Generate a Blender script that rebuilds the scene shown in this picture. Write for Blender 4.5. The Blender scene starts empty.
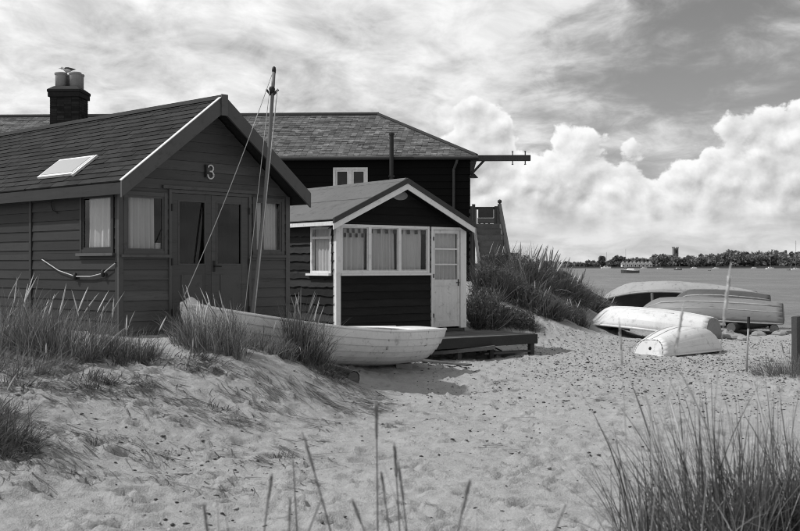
import bpy, math, random
import numpy as np
from math import radians as R, sin, cos, pi, sqrt, atan2
from mathutils import Vector, Matrix

random.seed(7)
rng = np.random.default_rng(11)
scene = bpy.context.scene
C = scene.collection

# ------------------------------------------------------------------ camera
EYE = 1.75
cam_d = bpy.data.cameras.new("camera")
cam = bpy.data.objects.new("camera", cam_d)
C.objects.link(cam)
cam.location = (0, 0, EYE)
cam.rotation_euler = (R(90), 0, 0)
cam_d.sensor_width = 36
cam_d.lens = 47.7
cam_d.clip_start = 0.05
cam_d.clip_end = 9000
cam_d.dof.use_dof = True
cam_d.dof.focus_distance = 17.0
cam_d.dof.aperture_fstop = 5.0
scene.camera = cam

# ------------------------------------------------------------------ exposure
scene.view_settings.view_transform = 'Standard'
scene.view_settings.look = 'None'
scene.view_settings.exposure = 0.3
scene.view_settings.gamma = 1.0
scene.view_settings.use_curve_mapping = False
scene.cycles.max_bounces = 6
scene.cycles.transparent_max_bounces = 8
scene.cycles.use_denoising = True
scene.cycles.denoising_prefilter = 'ACCURATE'
scene.cycles.use_adaptive_sampling = False
scene.cycles.filter_width = 1.0
scene.cycles.sample_clamp_indirect = 4.0

SUN_EL, SUN_X, SUN_Y = R(51), -0.998, -0.054      # sun stands to the left
SKY_K = 0.1

# ------------------------------------------------------------------ node helpers
class G:
    """tiny expression helper around a node tree"""
    def __init__(s, nt): s.nt = nt
    def new(s, t, **kw):
        n = s.nt.nodes.new(t)
        for k, v in kw.items(): setattr(n, k, v)
        return n
    def put(s, sock, v):
        if isinstance(v, bpy.types.NodeSocket): s.nt.links.new(v, sock)
        elif v is not None: sock.default_value = v
    def m(s, op, a, b=None, c=None, clamp=False):
        n = s.new('ShaderNodeMath', operation=op, use_clamp=clamp)
        for i, v in enumerate((a, b, c)): s.put(n.inputs[i], v)
        return n.outputs[0]
    def add(s, a, b): return s.m('ADD', a, b)
    def sub(s, a, b): return s.m('SUBTRACT', a, b)
    def mul(s, a, b): return s.m('MULTIPLY', a, b)
    def div(s, a, b): return s.m('DIVIDE', a, b)
    def ss(s, v, lo, hi, a=0.0, b=1.0):
        n = s.new('ShaderNodeMapRange', interpolation_type='SMOOTHSTEP')
        for i, x in enumerate((v, lo, hi, a, b)): s.put(n.inputs[i], x)
        return n.outputs[0]
    def lin(s, v, lo, hi, a=0.0, b=1.0):
        n = s.new('ShaderNodeMapRange')
        for i, x in enumerate((v, lo, hi, a, b)): s.put(n.inputs[i], x)
        return n.outputs[0]
    def mix(s, f, a, b):
        return s.add(a, s.mul(f, s.sub(b, a)))
    def xyz(s, x, y, z):
        n = s.new('ShaderNodeCombineXYZ')
        for i, v in enumerate((x, y, z)): s.put(n.inputs[i], v)
        return n.outputs[0]
    def noise(s, vec, scale, detail=4, rough=.5, dist=0.0, lac=2.0, dim='3D'):
        n = s.new('ShaderNodeTexNoise', noise_dimensions=dim)
        s.put(n.inputs['Vector'], vec)
        n.inputs['Scale'].default_value = scale
        n.inputs['Detail'].default_value = detail
        n.inputs['Roughness'].default_value = rough
        n.inputs['Distortion'].default_value = dist
        n.inputs['Lacunarity'].default_value = lac
        return n.outputs['Fac']
    def voro(s, vec, scale, detail=0, feature='F1', rough=.5, dim='3D'):
        n = s.new('ShaderNodeTexVoronoi', feature=feature, voronoi_dimensions=dim)
        s.put(n.inputs['Vector'], vec)
        n.inputs['Scale'].default_value = scale
        n.inputs['Detail'].default_value = detail
        n.inputs['Roughness'].default_value = rough
        return n.outputs['Distance']

# ------------------------------------------------------------------ sky (black and white film: red channel of the sky)
def build_world():
    w = bpy.data.worlds.new("World"); scene.world = w; w.use_nodes = True
    nt = w.node_tree; nt.nodes.clear(); g = G(nt)
    sky = g.new('ShaderNodeTexSky', sky_type='NISHITA')
    sky.sun_disc = False
    sky.sun_elevation = SUN_EL
    sky.sun_rotation = atan2(SUN_X, SUN_Y)
    sky.air_density = 1.0; sky.dust_density = 1.0
    sep = g.new('ShaderNodeSeparateColor'); nt.links.new(sky.outputs[0], sep.inputs[0])
    blue = g.add(g.mul(sep.outputs[0], 0.62), g.mul(sep.outputs[1], 0.12))     # orange-filter response
    tc = g.new('ShaderNodeTexCoord')
    sp = g.new('ShaderNodeSeparateXYZ'); nt.links.new(tc.outputs['Generated'], sp.inputs[0])
    x, y, z = sp.outputs
    az = g.m('ARCTAN2', x, y)
    el = g.m('ARCSINE', z)
    up = g.m('MAXIMUM', z, 0.0)
    # high broken veil, laid out on a flat cloud deck
    pz = g.add(up, 0.27)
    deck = g.xyz(g.div(x, pz), g.div(y, pz), 0.37)
    n_big = g.noise(deck, 0.95, 3, .5, .3, dim='2D')
    n_mid = g.noise(deck, 3.0, 8, .60, .30, dim='2D')
    n_fine = g.noise(g.xyz(g.mul(g.div(x, pz), 1.0), g.mul(g.div(y, pz), 0.85), 2.1), 9.0, 6, .62, .35, dim='2D')
    side = g.ss(az, -0.08, 0.32)
    cover = g.add(g.add(g.mul(n_big, .45), g.mul(n_mid, .75)), g.mul(n_fine, .36))
    cover = g.add(cover, g.mix(side, 0.20, -0.06))
    veil = g.ss(cover, 0.52, 0.92)
    veil_tone = g.add(g.lin(n_mid, .34, .66, .45, .76), g.lin(n_fine, .32, .68, -.09, .09))
    veil_tone = g.mul(veil_tone, g.mix(side, 1.02, 0.72))
    base = g.add(g.mul(blue, SKY_K), 0.03)
    tone = g.mix(veil, base, veil_tone)
    # cumulus banks
    def bank(tone, curve_pts, soff, bright, seed, edge=.008, amp=.060):
        fc = g.new('ShaderNodeFloatCurve')
        cv = fc.mapping.curves[0]
        while len(cv.points) > 2: cv.points.remove(cv.points[1])
        pts = [((a + .45) / .9, e * 4) for a, e in curve_pts]
        cv.points[0].location = pts[0]; cv.points[1].location = pts[-1]
        for p in pts[1:-1]: cv.points.new(*p)
        fc.mapping.update()
        g.put(fc.inputs['Value'], g.m('MULTIPLY', g.add(az, .45), 1 / .9, clamp=True))
        H = g.mul(fc.outputs[0], .25)
        p = g.xyz(g.add(az, seed), g.mul(el, 1.15), 0.0)
        def billow(v):
            a = g.voro(v, 26, 1, 'SMOOTH_F1', .5, '2D')
            b = g.noise(v, 24, 7, .60, .1, dim='2D')
            return g.add(g.mul(g.sub(.45, a), .75), g.sub(b, .5))
        q = g.xyz(g.add(az, seed - 0.0045), g.mul(g.add(el, 0.0065), 1.15), 0.0)
        b0 = billow(p); b1 = billow(q)
        d = g.sub(g.add(H, g.mul(b0, amp)), el)
        cov = g.ss(d, 0.0, edge)
        emb = g.sub(b0, b1)
        soft = g.noise(p, 9, 4, .55, .6, dim='2D')
        t = g.add(bright, g.mul(emb, .62))
        t = g.add(t, g.lin(soft, .3, .7, -.15, .12))
        t = g.sub(t, g.ss(d, 0.0, .075, 0.0, .13))
        t = g.add(t, g.ss(d, 0.0, .022, .10, 0.0))
        t = g.m('MINIMUM', g.m('MAXIMUM', t, .36), .80)
        return g.mix(cov, tone, t)
    tone = bank(tone, [(-.45, .085), (0.0, .085), (.03, .11), (.045, .145), (.08, .163), (.10, .148), (.125, .120),
                       (.150, .130), (.2, .120), (.24, .105), (.262, .100), (.285, .122), (.30, .128), (.318, .146),
                       (.34, .150), (.45, .150)], 0, .68, 3.3)
    tone = bank(tone, [(-.45, .05), (0.0, .05), (.10, .07), (.16, .09), (.2, .085), (.26, .07), (.29, .10), (.34, .115), (.45, .11)],
                0, .625, 9.1, edge=.03, amp=.07)
    # layered cloud and haze low over the water
    low = g.noise(g.xyz(g.mul(az, 1.0), g.mul(el, 3.2), 5.5), 14, 7, .60, .3, dim='2D')
    low_t = g.lin(low, .33, .67, .43, .66)
    tone = g.mix(g.mul(g.ss(el, .070, .018), .85), tone, low_t)
    tone = g.mix(g.ss(el, 0.0, -.05), tone, .30)
    col = g.new('ShaderNodeCombineColor')
    v = g.div(tone, SKY_K)
    for i in range(3): nt.links.new(v, col.inputs[i])
    bg = g.new('ShaderNodeBackground'); bg.inputs[1].default_value = SKY_K
    nt.links.new(col.outputs[0], bg.inputs[0])
    out = g.new('ShaderNodeOutputWorld'); nt.links.new(bg.outputs[0], out.inputs[0])
    w.cycles.sampling_method = 'MANUAL'; w.cycles.sample_map_resolution = 1024
build_world()

sun_d = bpy.data.lights.new("sun", 'SUN')
sun_d.energy = 2.7; sun_d.angle = R(1.2); sun_d.color = (1, 1, 1)
sun = bpy.data.objects.new("sun", sun_d); C.objects.link(sun)
sdir = Vector((SUN_X * cos(SUN_EL), SUN_Y * cos(SUN_EL), sin(SUN_EL))).normalized()
sun.rotation_euler = sdir.to_track_quat('Z', 'Y').to_euler()
sun.location = sdir * 60

# ------------------------------------------------------------------ materials
MATS = {}
def mat(name, base, rough=.75, var=.18, scale=4.0, stretch=(1, 1, 1), fine=0.0, fscale=60, bump=0.0, bscale=40,
        spec=.3, rnd=0.0, streak=0.0, metal=0.0, wear=0.0, wscale=7.0):
    """grey procedural surface: broad and fine variation in tone, per-piece variation, fine relief"""
    if name in MATS: return MATS[name]
    m = bpy.data.materials.new(name); m.use_nodes = True
    nt = m.node_tree; nt.nodes.clear(); g = G(nt)
    tc = g.new('ShaderNodeTexCoord')
    mp = g.new('ShaderNodeMapping'); nt.links.new(tc.outputs['Object'], mp.inputs[0])
    mp.inputs['Scale'].default_value = stretch
    oi = g.new('ShaderNodeObjectInfo')
    off = g.new('ShaderNodeVectorMath', operation='ADD')
    nt.links.new(mp.outputs[0], off.inputs[0])
    cb = g.xyz(g.mul(oi.outputs['Random'], 17.0), g.mul(oi.outputs['Random'], 7.0), 0.0)
    nt.links.new(cb, off.inputs[1]); vec = off.outputs[0]
    f = g.add(1.0, g.mul(g.sub(g.noise(vec, scale, 5, .6), .5), 2 * var))
    if fine: f = g.mul(f, g.add(1.0, g.mul(g.sub(g.noise(vec, fscale, 4, .65), .5), 2 * fine)))
    if rnd: f = g.mul(f, g.add(1.0, g.mul(g.sub(oi.outputs['Random'], .5), 2 * rnd)))
    if streak:
        sv = g.xyz(*[g.mul(o, k) for o, k in zip(sepv(g, tc.outputs['Object']), (9, 9, .7))])
        f = g.mul(f, g.add(1.0, g.mul(g.sub(g.noise(sv, 2.0, 5, .6), .5), 2 * streak)))
    if wear:
        wn = g.noise(vec, wscale, 9, .74, .3)
        f = g.mul(f, g.sub(1.0, g.mul(g.ss(wn, .54, .66), wear)))
        wn2 = g.noise(vec, wscale * .25, 6, .7)
        f = g.mul(f, g.sub(1.0, g.mul(g.ss(wn2, .50, .72), wear * .5)))
    v = g.m('MAXIMUM', g.mul(f, base), 0.002)
    col = g.new('ShaderNodeCombineColor')
    for i in range(3): nt.links.new(v, col.inputs[i])
    b = g.new('ShaderNodeBsdfPrincipled')
    nt.links.new(col.outputs[0], b.inputs['Base Color'])
    b.inputs['Roughness'].default_value = rough
    b.inputs['Metallic'].default_value = metal
    b.inputs['Specular IOR Level'].default_value = spec
    if bump:
        bp = g.new('ShaderNodeBump'); bp.inputs['Strength'].default_value = min(bump, 1.0)
        bp.inputs['Distance'].default_value = .01
        nt.links.new(g.noise(vec, bscale, 5, .6), bp.inputs['Height'])
        nt.links.new(bp.outputs[0], b.inputs['Normal'])
    out = g.new('ShaderNodeOutputMaterial'); nt.links.new(b.outputs[0], out.inputs[0])
    MATS[name] = m
    return m
def sepv(g, s):
    n = g.new('ShaderNodeSeparateXYZ'); g.nt.links.new(s, n.inputs[0]); return n.outputs

def leaf_mat(name, base, var=.35, trans=.35, scale=3.0):
    m = bpy.data.materials.new(name); m.use_nodes = True
    nt = m.node_tree; nt.nodes.clear(); g = G(nt)
    tc = g.new('ShaderNodeTexCoord')
    f = g.add(1.0, g.mul(g.sub(g.noise(tc.outputs['Object'], scale, 3, .6), .5), var))
    geo = g.new('ShaderNodeNewGeometry')
    f = g.mul(f, g.lin(geo.outputs['Random Per Island'], 0, 1, .40, 1.75))
    v = g.mul(f, base)
    col = g.new('ShaderNodeCombineColor')
    for i in range(3): nt.links.new(v, col.inputs[i])
    d = g.new('ShaderNodeBsdfPrincipled'); d.inputs['Roughness'].default_value = .55
    d.inputs['Specular IOR Level'].default_value = .25
    nt.links.new(col.outputs[0], d.inputs['Base Color'])
    t = g.new('ShaderNodeBsdfTranslucent'); nt.links.new(col.outputs[0], t.inputs[0])
    mx = g.new('ShaderNodeMixShader'); mx.inputs[0].default_value = trans
    nt.links.new(d.outputs[0], mx.inputs[1]); nt.links.new(t.outputs[0], mx.inputs[2])
    out = g.new('ShaderNodeOutputMaterial'); nt.links.new(mx.outputs[0], out.inputs[0])
    return m

def glass_mat(name, tint=.75, rough=.02, refl=1.0):
    m = bpy.data.materials.new(name); m.use_nodes = True
    nt = m.node_tree; nt.nodes.clear(); g = G(nt)
    fr = g.new('ShaderNodeFresnel'); fr.inputs[0].default_value = 1.5
    tr = g.new('ShaderNodeBsdfTransparent'); tr.inputs[0].default_value = (tint, tint, tint, 1)
    gl = g.new('ShaderNodeBsdfGlossy'); gl.inputs['Roughness'].default_value = rough
    tc = g.new('ShaderNodeTexCoord')
    bp = g.new('ShaderNodeBump'); bp.inputs['Strength'].default_value = .08; bp.inputs['Distance'].default_value = .01
    nt.links.new(g.noise(tc.outputs['Object'], 3.0, 2, .5), bp.inputs['Height'])
    nt.links.new(bp.outputs[0], gl.inputs['Normal'])
    geo = g.new('ShaderNodeNewGeometry')
    mx = g.new('ShaderNodeMixShader'); nt.links.new(g.mul(g.mul(fr.outputs[0], refl), g.sub(1.0, geo.outputs['Backfacing'])), mx.inputs[0])
    nt.links.new(tr.outputs[0], mx.inputs[1]); nt.links.new(gl.outputs[0], mx.inputs[2])
    out = g.new('ShaderNodeOutputMaterial'); nt.links.new(mx.outputs[0], out.inputs[0])
    return m

def sand_mat():
    m = bpy.data.materials.new("sand"); m.use_nodes = True
    nt = m.node_tree; nt.nodes.clear(); g = G(nt)
    tc = g.new('ShaderNodeTexCoord'); P = tc.outputs['Object']
    f = g.add(.355, g.mul(g.sub(g.noise(P, .45, 5, .6), .5), .13))
    f = g.add(f, g.mul(g.sub(g.noise(P, 7, 6, .7), .5), .17))
    f = g.add(f, g.mul(g.sub(g.noise(P, 75, 4, .75), .5), .30))
    # scattered dark grains, shell grit and bits of weed
    sp = g.ss(g.voro(P, 22, 1), .16, .08)
    gate = g.ss(g.noise(P, 1.1, 5, .65), .46, .60)
    f = g.mul(f, g.sub(1.0, g.mul(g.mul(sp, gate), .7)))
    sp2 = g.ss(g.voro(P, 55, 0), .13, .06)
    gate2 = g.ss(g.noise(P, 2.3, 4, .65), .42, .60)
    f = g.mul(f, g.sub(1.0, g.mul(g.mul(sp2, gate2), .6)))
    f = g.m('MAXIMUM', f, .05)
    col = g.new('ShaderNodeCombineColor')
    for i in range(3): nt.links.new(f, col.inputs[i])
    b = g.new('ShaderNodeBsdfPrincipled'); b.inputs['Roughness'].default_value = .95
    b.inputs['Specular IOR Level'].default_value = .1
    nt.links.new(col.outputs[0], b.inputs['Base Color'])
    bp = g.new('ShaderNodeBump'); bp.inputs['Strength'].default_value = 1.0; bp.inputs['Distance'].default_value = .03
    h = g.add(g.mul(g.noise(P, 20, 6, .68), .8), g.mul(g.noise(P, 90, 3, .6), .25))
    nt.links.new(h, bp.inputs['Height']); nt.links.new(bp.outputs[0], b.inputs['Normal'])
    out = g.new('ShaderNodeOutputMaterial'); nt.links.new(b.outputs[0], out.inputs[0])
    return m

def water_mat():
    m = bpy.data.materials.new("harbour_water"); m.use_nodes = True
    nt = m.node_tree; nt.nodes.clear(); g = G(nt)
    tc = g.new('ShaderNodeTexCoord')
    x, y, z = sepv(g, tc.outputs['Object'])
    P = g.xyz(x, g.mul(y, 0.8), z)
    v = g.lin(g.noise(g.xyz(g.mul(x, .02), g.mul(y, .05), 0), 1.0, 5, .6), .3, .7, .13, .20)
    col = g.new('ShaderNodeCombineColor')
    for i in range(3): nt.links.new(v, col.inputs[i])
    d = g.new('ShaderNodeBsdfDiffuse'); nt.links.new(col.outputs[0], d.inputs[0])
    gl = g.new('ShaderNodeBsdfGlossy'); gl.inputs['Roughness'].default_value = .22
    bp = g.new('ShaderNodeBump'); bp.inputs['Strength'].default_value = .9; bp.inputs['Distance'].default_value = .35
    chop = g.noise(P, 1.3, 5, .65, .4)
    h = g.add(chop, g.mul(g.noise(P, .23, 3, .5), 1.6))
    nt.links.new(h, bp.inputs['Height']); nt.links.new(bp.outputs[0], gl.inputs['Normal'])
    # steep faces of the chop show the water body, flat ones mirror the sky
    far = g.noise(g.xyz(g.mul(x, .16), g.mul(y, .040), 0), 1.0, 8, .78)
    mx = g.new('ShaderNodeMixShader'); nt.links.new(g.add(g.lin(chop, .3, .7, .05, .42), g.lin(far, .35, .65, -.14, .22)), mx.inputs[0])
    nt.links.new(d.outputs[0], mx.inputs[1]); nt.links.new(gl.outputs[0], mx.inputs[2])
    out = g.new('ShaderNodeOutputMaterial'); nt.links.new(mx.outputs[0], out.inputs[0])
    return m

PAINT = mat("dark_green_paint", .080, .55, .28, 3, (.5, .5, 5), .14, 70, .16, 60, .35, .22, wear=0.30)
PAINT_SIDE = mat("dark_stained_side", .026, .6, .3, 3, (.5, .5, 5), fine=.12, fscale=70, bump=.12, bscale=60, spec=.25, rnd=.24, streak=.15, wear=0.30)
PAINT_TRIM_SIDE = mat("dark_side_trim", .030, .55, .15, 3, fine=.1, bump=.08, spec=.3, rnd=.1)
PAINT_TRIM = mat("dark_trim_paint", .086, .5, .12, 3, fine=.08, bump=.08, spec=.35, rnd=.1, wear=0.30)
FELT = mat("felt_shingle", .031, .9, .30, 5, fine=.25, fscale=120, bump=.5, bscale=160, spec=.15, rnd=.28, wear=0.30)
FELT_PALE = mat("mineral_felt", .135, .9, .18, 1.6, fine=.14, fscale=90, bump=.3, bscale=150, spec=.15, streak=.12, wear=0.30)
WHITE = mat("white_paint", .78, .5, .10, 3, fine=.05, fscale=50, bump=.06, spec=.35, streak=.08, wear=0.16)
WHITE_OLD = mat("worn_white_paint", .70, .6, .16, 4, fine=.10, fscale=40, bump=.12, spec=.3, streak=.16, wear=0.30)
TAR = mat("tarred_board", .006, .7, .3, 2, spec=.06)
BLACKBOARD = mat("black_stained_board", .016, .7, .45, 3, (.6, .6, 3), .30, 50, .5, 50, .12, .5)
SLATE = mat("old_slate", .12, .85, .25, 6, fine=.25, fscale=60, bump=.3, spec=.12)
SLATE_W = None
CURTAIN = mat("curtain_cloth", .72, .9, .08, 3, fine=.05, spec=.05, streak=.1)
CURTAIN_DARK = mat("curtain_motif", .08, .9, .2, 3, spec=.05)
NET = mat('added_net_curtain', .10, .9, .2, 3, spec=.05, streak=.2)
INSIDE = mat("dark_interior", .02, .9, .2, 2, spec=.05)
GLASS = glass_mat("window_glass", .88)
GLASS_DARK = glass_mat("door_glass", .5)
WOOD_DARK = mat("weathered_dark_wood", .055, .85, .3, 3, (1, 1, 1), .3, 40, .4, 40, .15, .25)
WOOD_GREY = mat("weathered_grey_wood", .12, .85, .25, 3, (1, 1, 1), .25, 40, .4, 40, .15, .2, wear=0.30)
MASTW = mat("varnished_spar", .15, .5, .2, 3, (2, 2, .4), .15, 30, .1, 40, .4)
ROPE = mat("rope_fibre", .45, .9, .25, 20, fine=.2, fscale=200, spec=.1)
GELCOAT = mat("white_hull_paint", .87, .38, .08, 2.2, fine=.05, fscale=25, bump=.03, spec=.4, streak=.05, wear=0.07)
GELCOAT_OLD = mat("chalky_white_hull", .72, .5, .14, 2.2, fine=.08, fscale=25, bump=.05, spec=.35, streak=.08, wear=0.28)
GELCOAT_UP = mat("weathered_white_hull", .68, .45, .12, 2.0, fine=.07, fscale=25, bump=.05, spec=.35, streak=.08, wear=0.30)
HULL_GREY = mat("grey_hull_paint", .215, .5, .18, 2, (.6, 2, 2), .10, 25, .08, 40, .3, wear=0.35)
HULL_DARK = mat("dark_hull_paint", .085, .5, .18, 2, fine=.10, fscale=25, bump=.08, spec=.3, wear=0.35)
HULL_PALE = mat("pale_hull_bottom", .35, .55, .18, 2, fine=.1, fscale=25, bump=.06, spec=.3, wear=0.40)
HULL_IN = mat("hull_inside", .10, .8, .3, 3, fine=.2, spec=.1)
IRON = mat("black_iron", .02, .6, .3, 8, bump=.2, spec=.3)
BRICKM = mat("dark_brick", .022, .9, .45, 9, fine=.3, fscale=40, bump=.5, bscale=80, spec=.1, rnd=.4)  # very dark brick, tone varied at random
MORTAR = mat("dark_mortar", .02, .95, .3, 9, spec=.05)
CLAY = mat("clay_pot", .28, .85, .18, 4, fine=.15, fscale=30, bump=.2, spec=.15, streak=.2)
STONE = mat("pale_stone", .27, .9, .25, 6, fine=.25, fscale=50, bump=.6, bscale=50, spec=.15)
PEB_D = mat("dark_pebble", .075, .8, .5, 3, spec=.2)
PEB_L = mat("pale_pebble", .36, .8, .35, 3, spec=.2)
FEATHER_G = mat("grey_feather", .06, .8, .15, 6, spec=.1)
FEATHER_W = mat("white_feather", .45, .8, .08, 6, spec=.1)
GRASS = leaf_mat("marram_blade", .17, .5, .35, 2.0)
GRASS_DARK = leaf_mat("marram_blade_dark", .095, .5, .30, 2.0)
GRASS_MID = leaf_mat("dune_scrub_blade", .125, .6, .32, 2.0)
GRASS_DRY = leaf_mat("dry_marram_blade", .13, .6, .3, 3.0)
GRASS_DEAD = leaf_mat("bleached_marram_blade", .30, .5, .3, 3.0)
SEED = leaf_mat("marram_seed_head", .52, .3, .35, 6.0)
STALK_HEAD = leaf_mat("green_seed_head", .24, .3, .35, 6.0)
STRAW = leaf_mat("straw_stem", .34, .3, .3, 6.0)
TREE = leaf_mat("far_foliage_hazed", .16, .5, .2, .15)  # foliage tone lightened to stand in for haze across the water

# ------------------------------------------------------------------ mesh helpers
class MB:
    def __init__(s): s.v = []; s.f = []
    def poly(s, pts):
        i = len(s.v); s.v += [tuple(p) for p in pts]; s.f.append(tuple(range(i, i + len(pts)))); return s
    def hexa(s, p):
        """8 points: bottom ring 0-3, top ring 4-7"""
        i = len(s.v); s.v += [tuple(q) for q in p]
        for q in ((0, 3, 2, 1), (4, 5, 6, 7), (0, 1, 5, 4), (1, 2, 6, 5), (2, 3, 7, 6), (3, 0, 4, 7)):
            s.f.append(tuple(i + k for k in q))
        return s
    def box(s, a, b):
        x0, y0, z0 = a; x1, y1, z1 = b
        return s.hexa([(x0, y0, z0), (x1, y0, z0), (x1, y1, z0), (x0, y1, z0), (x0, y0, z1), (x1, y0, z1), (x1, y1, z1), (x0, y1, z1)])
    def bar(s, p, q, w, h, up=(0, 0, 1)):
        p, q, up = Vector(p), Vector(q), Vector(up)
        d = (q - p).normalized(); sd = d.cross(up)
        if sd.length < 1e-4: sd = d.cross(Vector((1, 0, 0)))
        sd.normalize(); u = sd.cross(d).normalized()
        a, b = sd * w / 2, u * h / 2
        return s.hexa([p - a - b, p + a - b, q + a - b, q - a - b, p - a + b, p + a + b, q + a + b, q - a + b])
    def tube(s, pts, rad, n=8, cap=True):
        pts = [Vector(p) for p in pts]
        if not hasattr(rad, '__len__'): rad = [rad] * len(pts)
        base = len(s.v); ref = Vector((0, 0, 1))
        for k, p in enumerate(pts):
            d = (pts[min(k + 1, len(pts) - 1)] - pts[max(k - 1, 0)]).normalized()
            a = d.cross(ref)
            if a.length < 1e-3: a = d.cross(Vector((0, 1, 0)))
            a.normalize(); b = d.cross(a).normalized()
            for j in range(n):
                t = 2 * pi * j / n
                s.v.append(tuple(p + (a * cos(t) + b * sin(t)) * rad[k]))
        for k in range(len(pts) - 1):
            for j in range(n):
                j2 = (j + 1) % n
                s.f.append((base + k * n + j, base + k * n + j2, base + (k + 1) * n + j2, base + (k + 1) * n + j))
        if cap:
            s.f.append(tuple(base + j for j in range(n))[::-1])
            s.f.append(tuple(base + (len(pts) - 1) * n + j for j in range(n)))
        return s
    def lathe(s, prof, c=(0, 0, 0), n=16):
        """profile of (radius, height)"""
        base = len(s.v)
        for r, h in prof:
            for j in range(n):
                t = 2 * pi * j / n
                s.v.append((c[0] + r * cos(t), c[1] + r * sin(t), c[2] + h))
        for k in range(len(prof) - 1):
            for j in range(n):
                j2 = (j + 1) % n
                s.f.append((base + k * n + j, base + k * n + j2, base + (k + 1) * n + j2, base + (k + 1) * n + j))
        s.f.append(tuple(base + j for j in range(n))[::-1])
        s.f.append(tuple(base + (len(prof) - 1) * n + j for j in range(n)))
        return s
    def grid(s, P, closed=False):
        """P[i][j] points"""
        base = len(s.v); n = len(P[0])
        for row in P: s.v += [tuple(p) for p in row]
        for i in range(len(P) - 1):
            for j in range(n - (0 if closed else 1)):
                j2 = (j + 1) % n
                s.f.append((base + i * n + j, base + i * n + j2, base + (i + 1) * n + j2, base + (i + 1) * n + j))
        return s
    def xf(s, M):
        s.v = [tuple(M @ Vector(p)) for p in s.v]; return s
    def mesh(s, name, m, smooth=False):
        me = bpy.data.meshes.new(name); me.from_pydata(s.v, [], s.f); me.materials.append(m)
        if smooth: me.polygons.foreach_set('use_smooth', [True] * len(me.polygons))
        me.update()
        if smooth == 'angle': me.set_sharp_from_angle(angle=R(28))
        return me
    def build(s, name, m, parent=None, smooth=False, bevel=0, solid=0):
        o = bpy.data.objects.new(name, s.mesh(name, m, smooth)); C.objects.link(o); o.parent = parent
        if solid:
            md = o.modifiers.new('thickness', 'SOLIDIFY'); md.thickness = solid; md.offset = 1
        if bevel:
            md = o.modifiers.new('edge', 'BEVEL'); md.width = bevel; md.segments = 2; md.limit_method = 'ANGLE'
        return o
def np_obj(name, v, f, m, parent=None, smooth=False):
    """numpy vertices (n,3) and faces (k,3|4)"""
    me = bpy.data.meshes.new(name)
    v = np.ascontiguousarray(v, dtype=np.float32); f = np.ascontiguousarray(f, dtype=np.int32)
    k = f.shape[1]
    me.vertices.add(len(v)); me.vertices.foreach_set('co', v.ravel())
    me.loops.add(f.size); me.loops.foreach_set('vertex_index', f.ravel())
    me.polygons.add(len(f)); me.polygons.foreach_set('loop_start', np.arange(0, f.size, k, dtype=np.int32))
    me.polygons.foreach_set('loop_total', np.full(len(f), k, dtype=np.int32))
    if smooth: me.polygons.foreach_set('use_smooth', np.ones(len(f), dtype=bool))
    me.materials.append(m); me.update(calc_edges=True); me.validate()
    o = bpy.data.objects.new(name, me); C.objects.link(o); o.parent = parent
    return o
def tag(o, label=None, cat=None, group=None, kind=None):
    if label: o['label'] = label
    if cat: o['category'] = cat
    if group: o['group'] = group
    if kind: o['kind'] = kind
    return o
def thing(name, label, cat, loc=(0, 0, 0), rz=0.0, group=None):
    o = bpy.data.objects.new(name, None); C.objects.link(o)
    o.location = loc; o.rotation_euler = (0, 0, rz); o.empty_display_size = .2
    return tag(o, label, cat, group)

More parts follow.
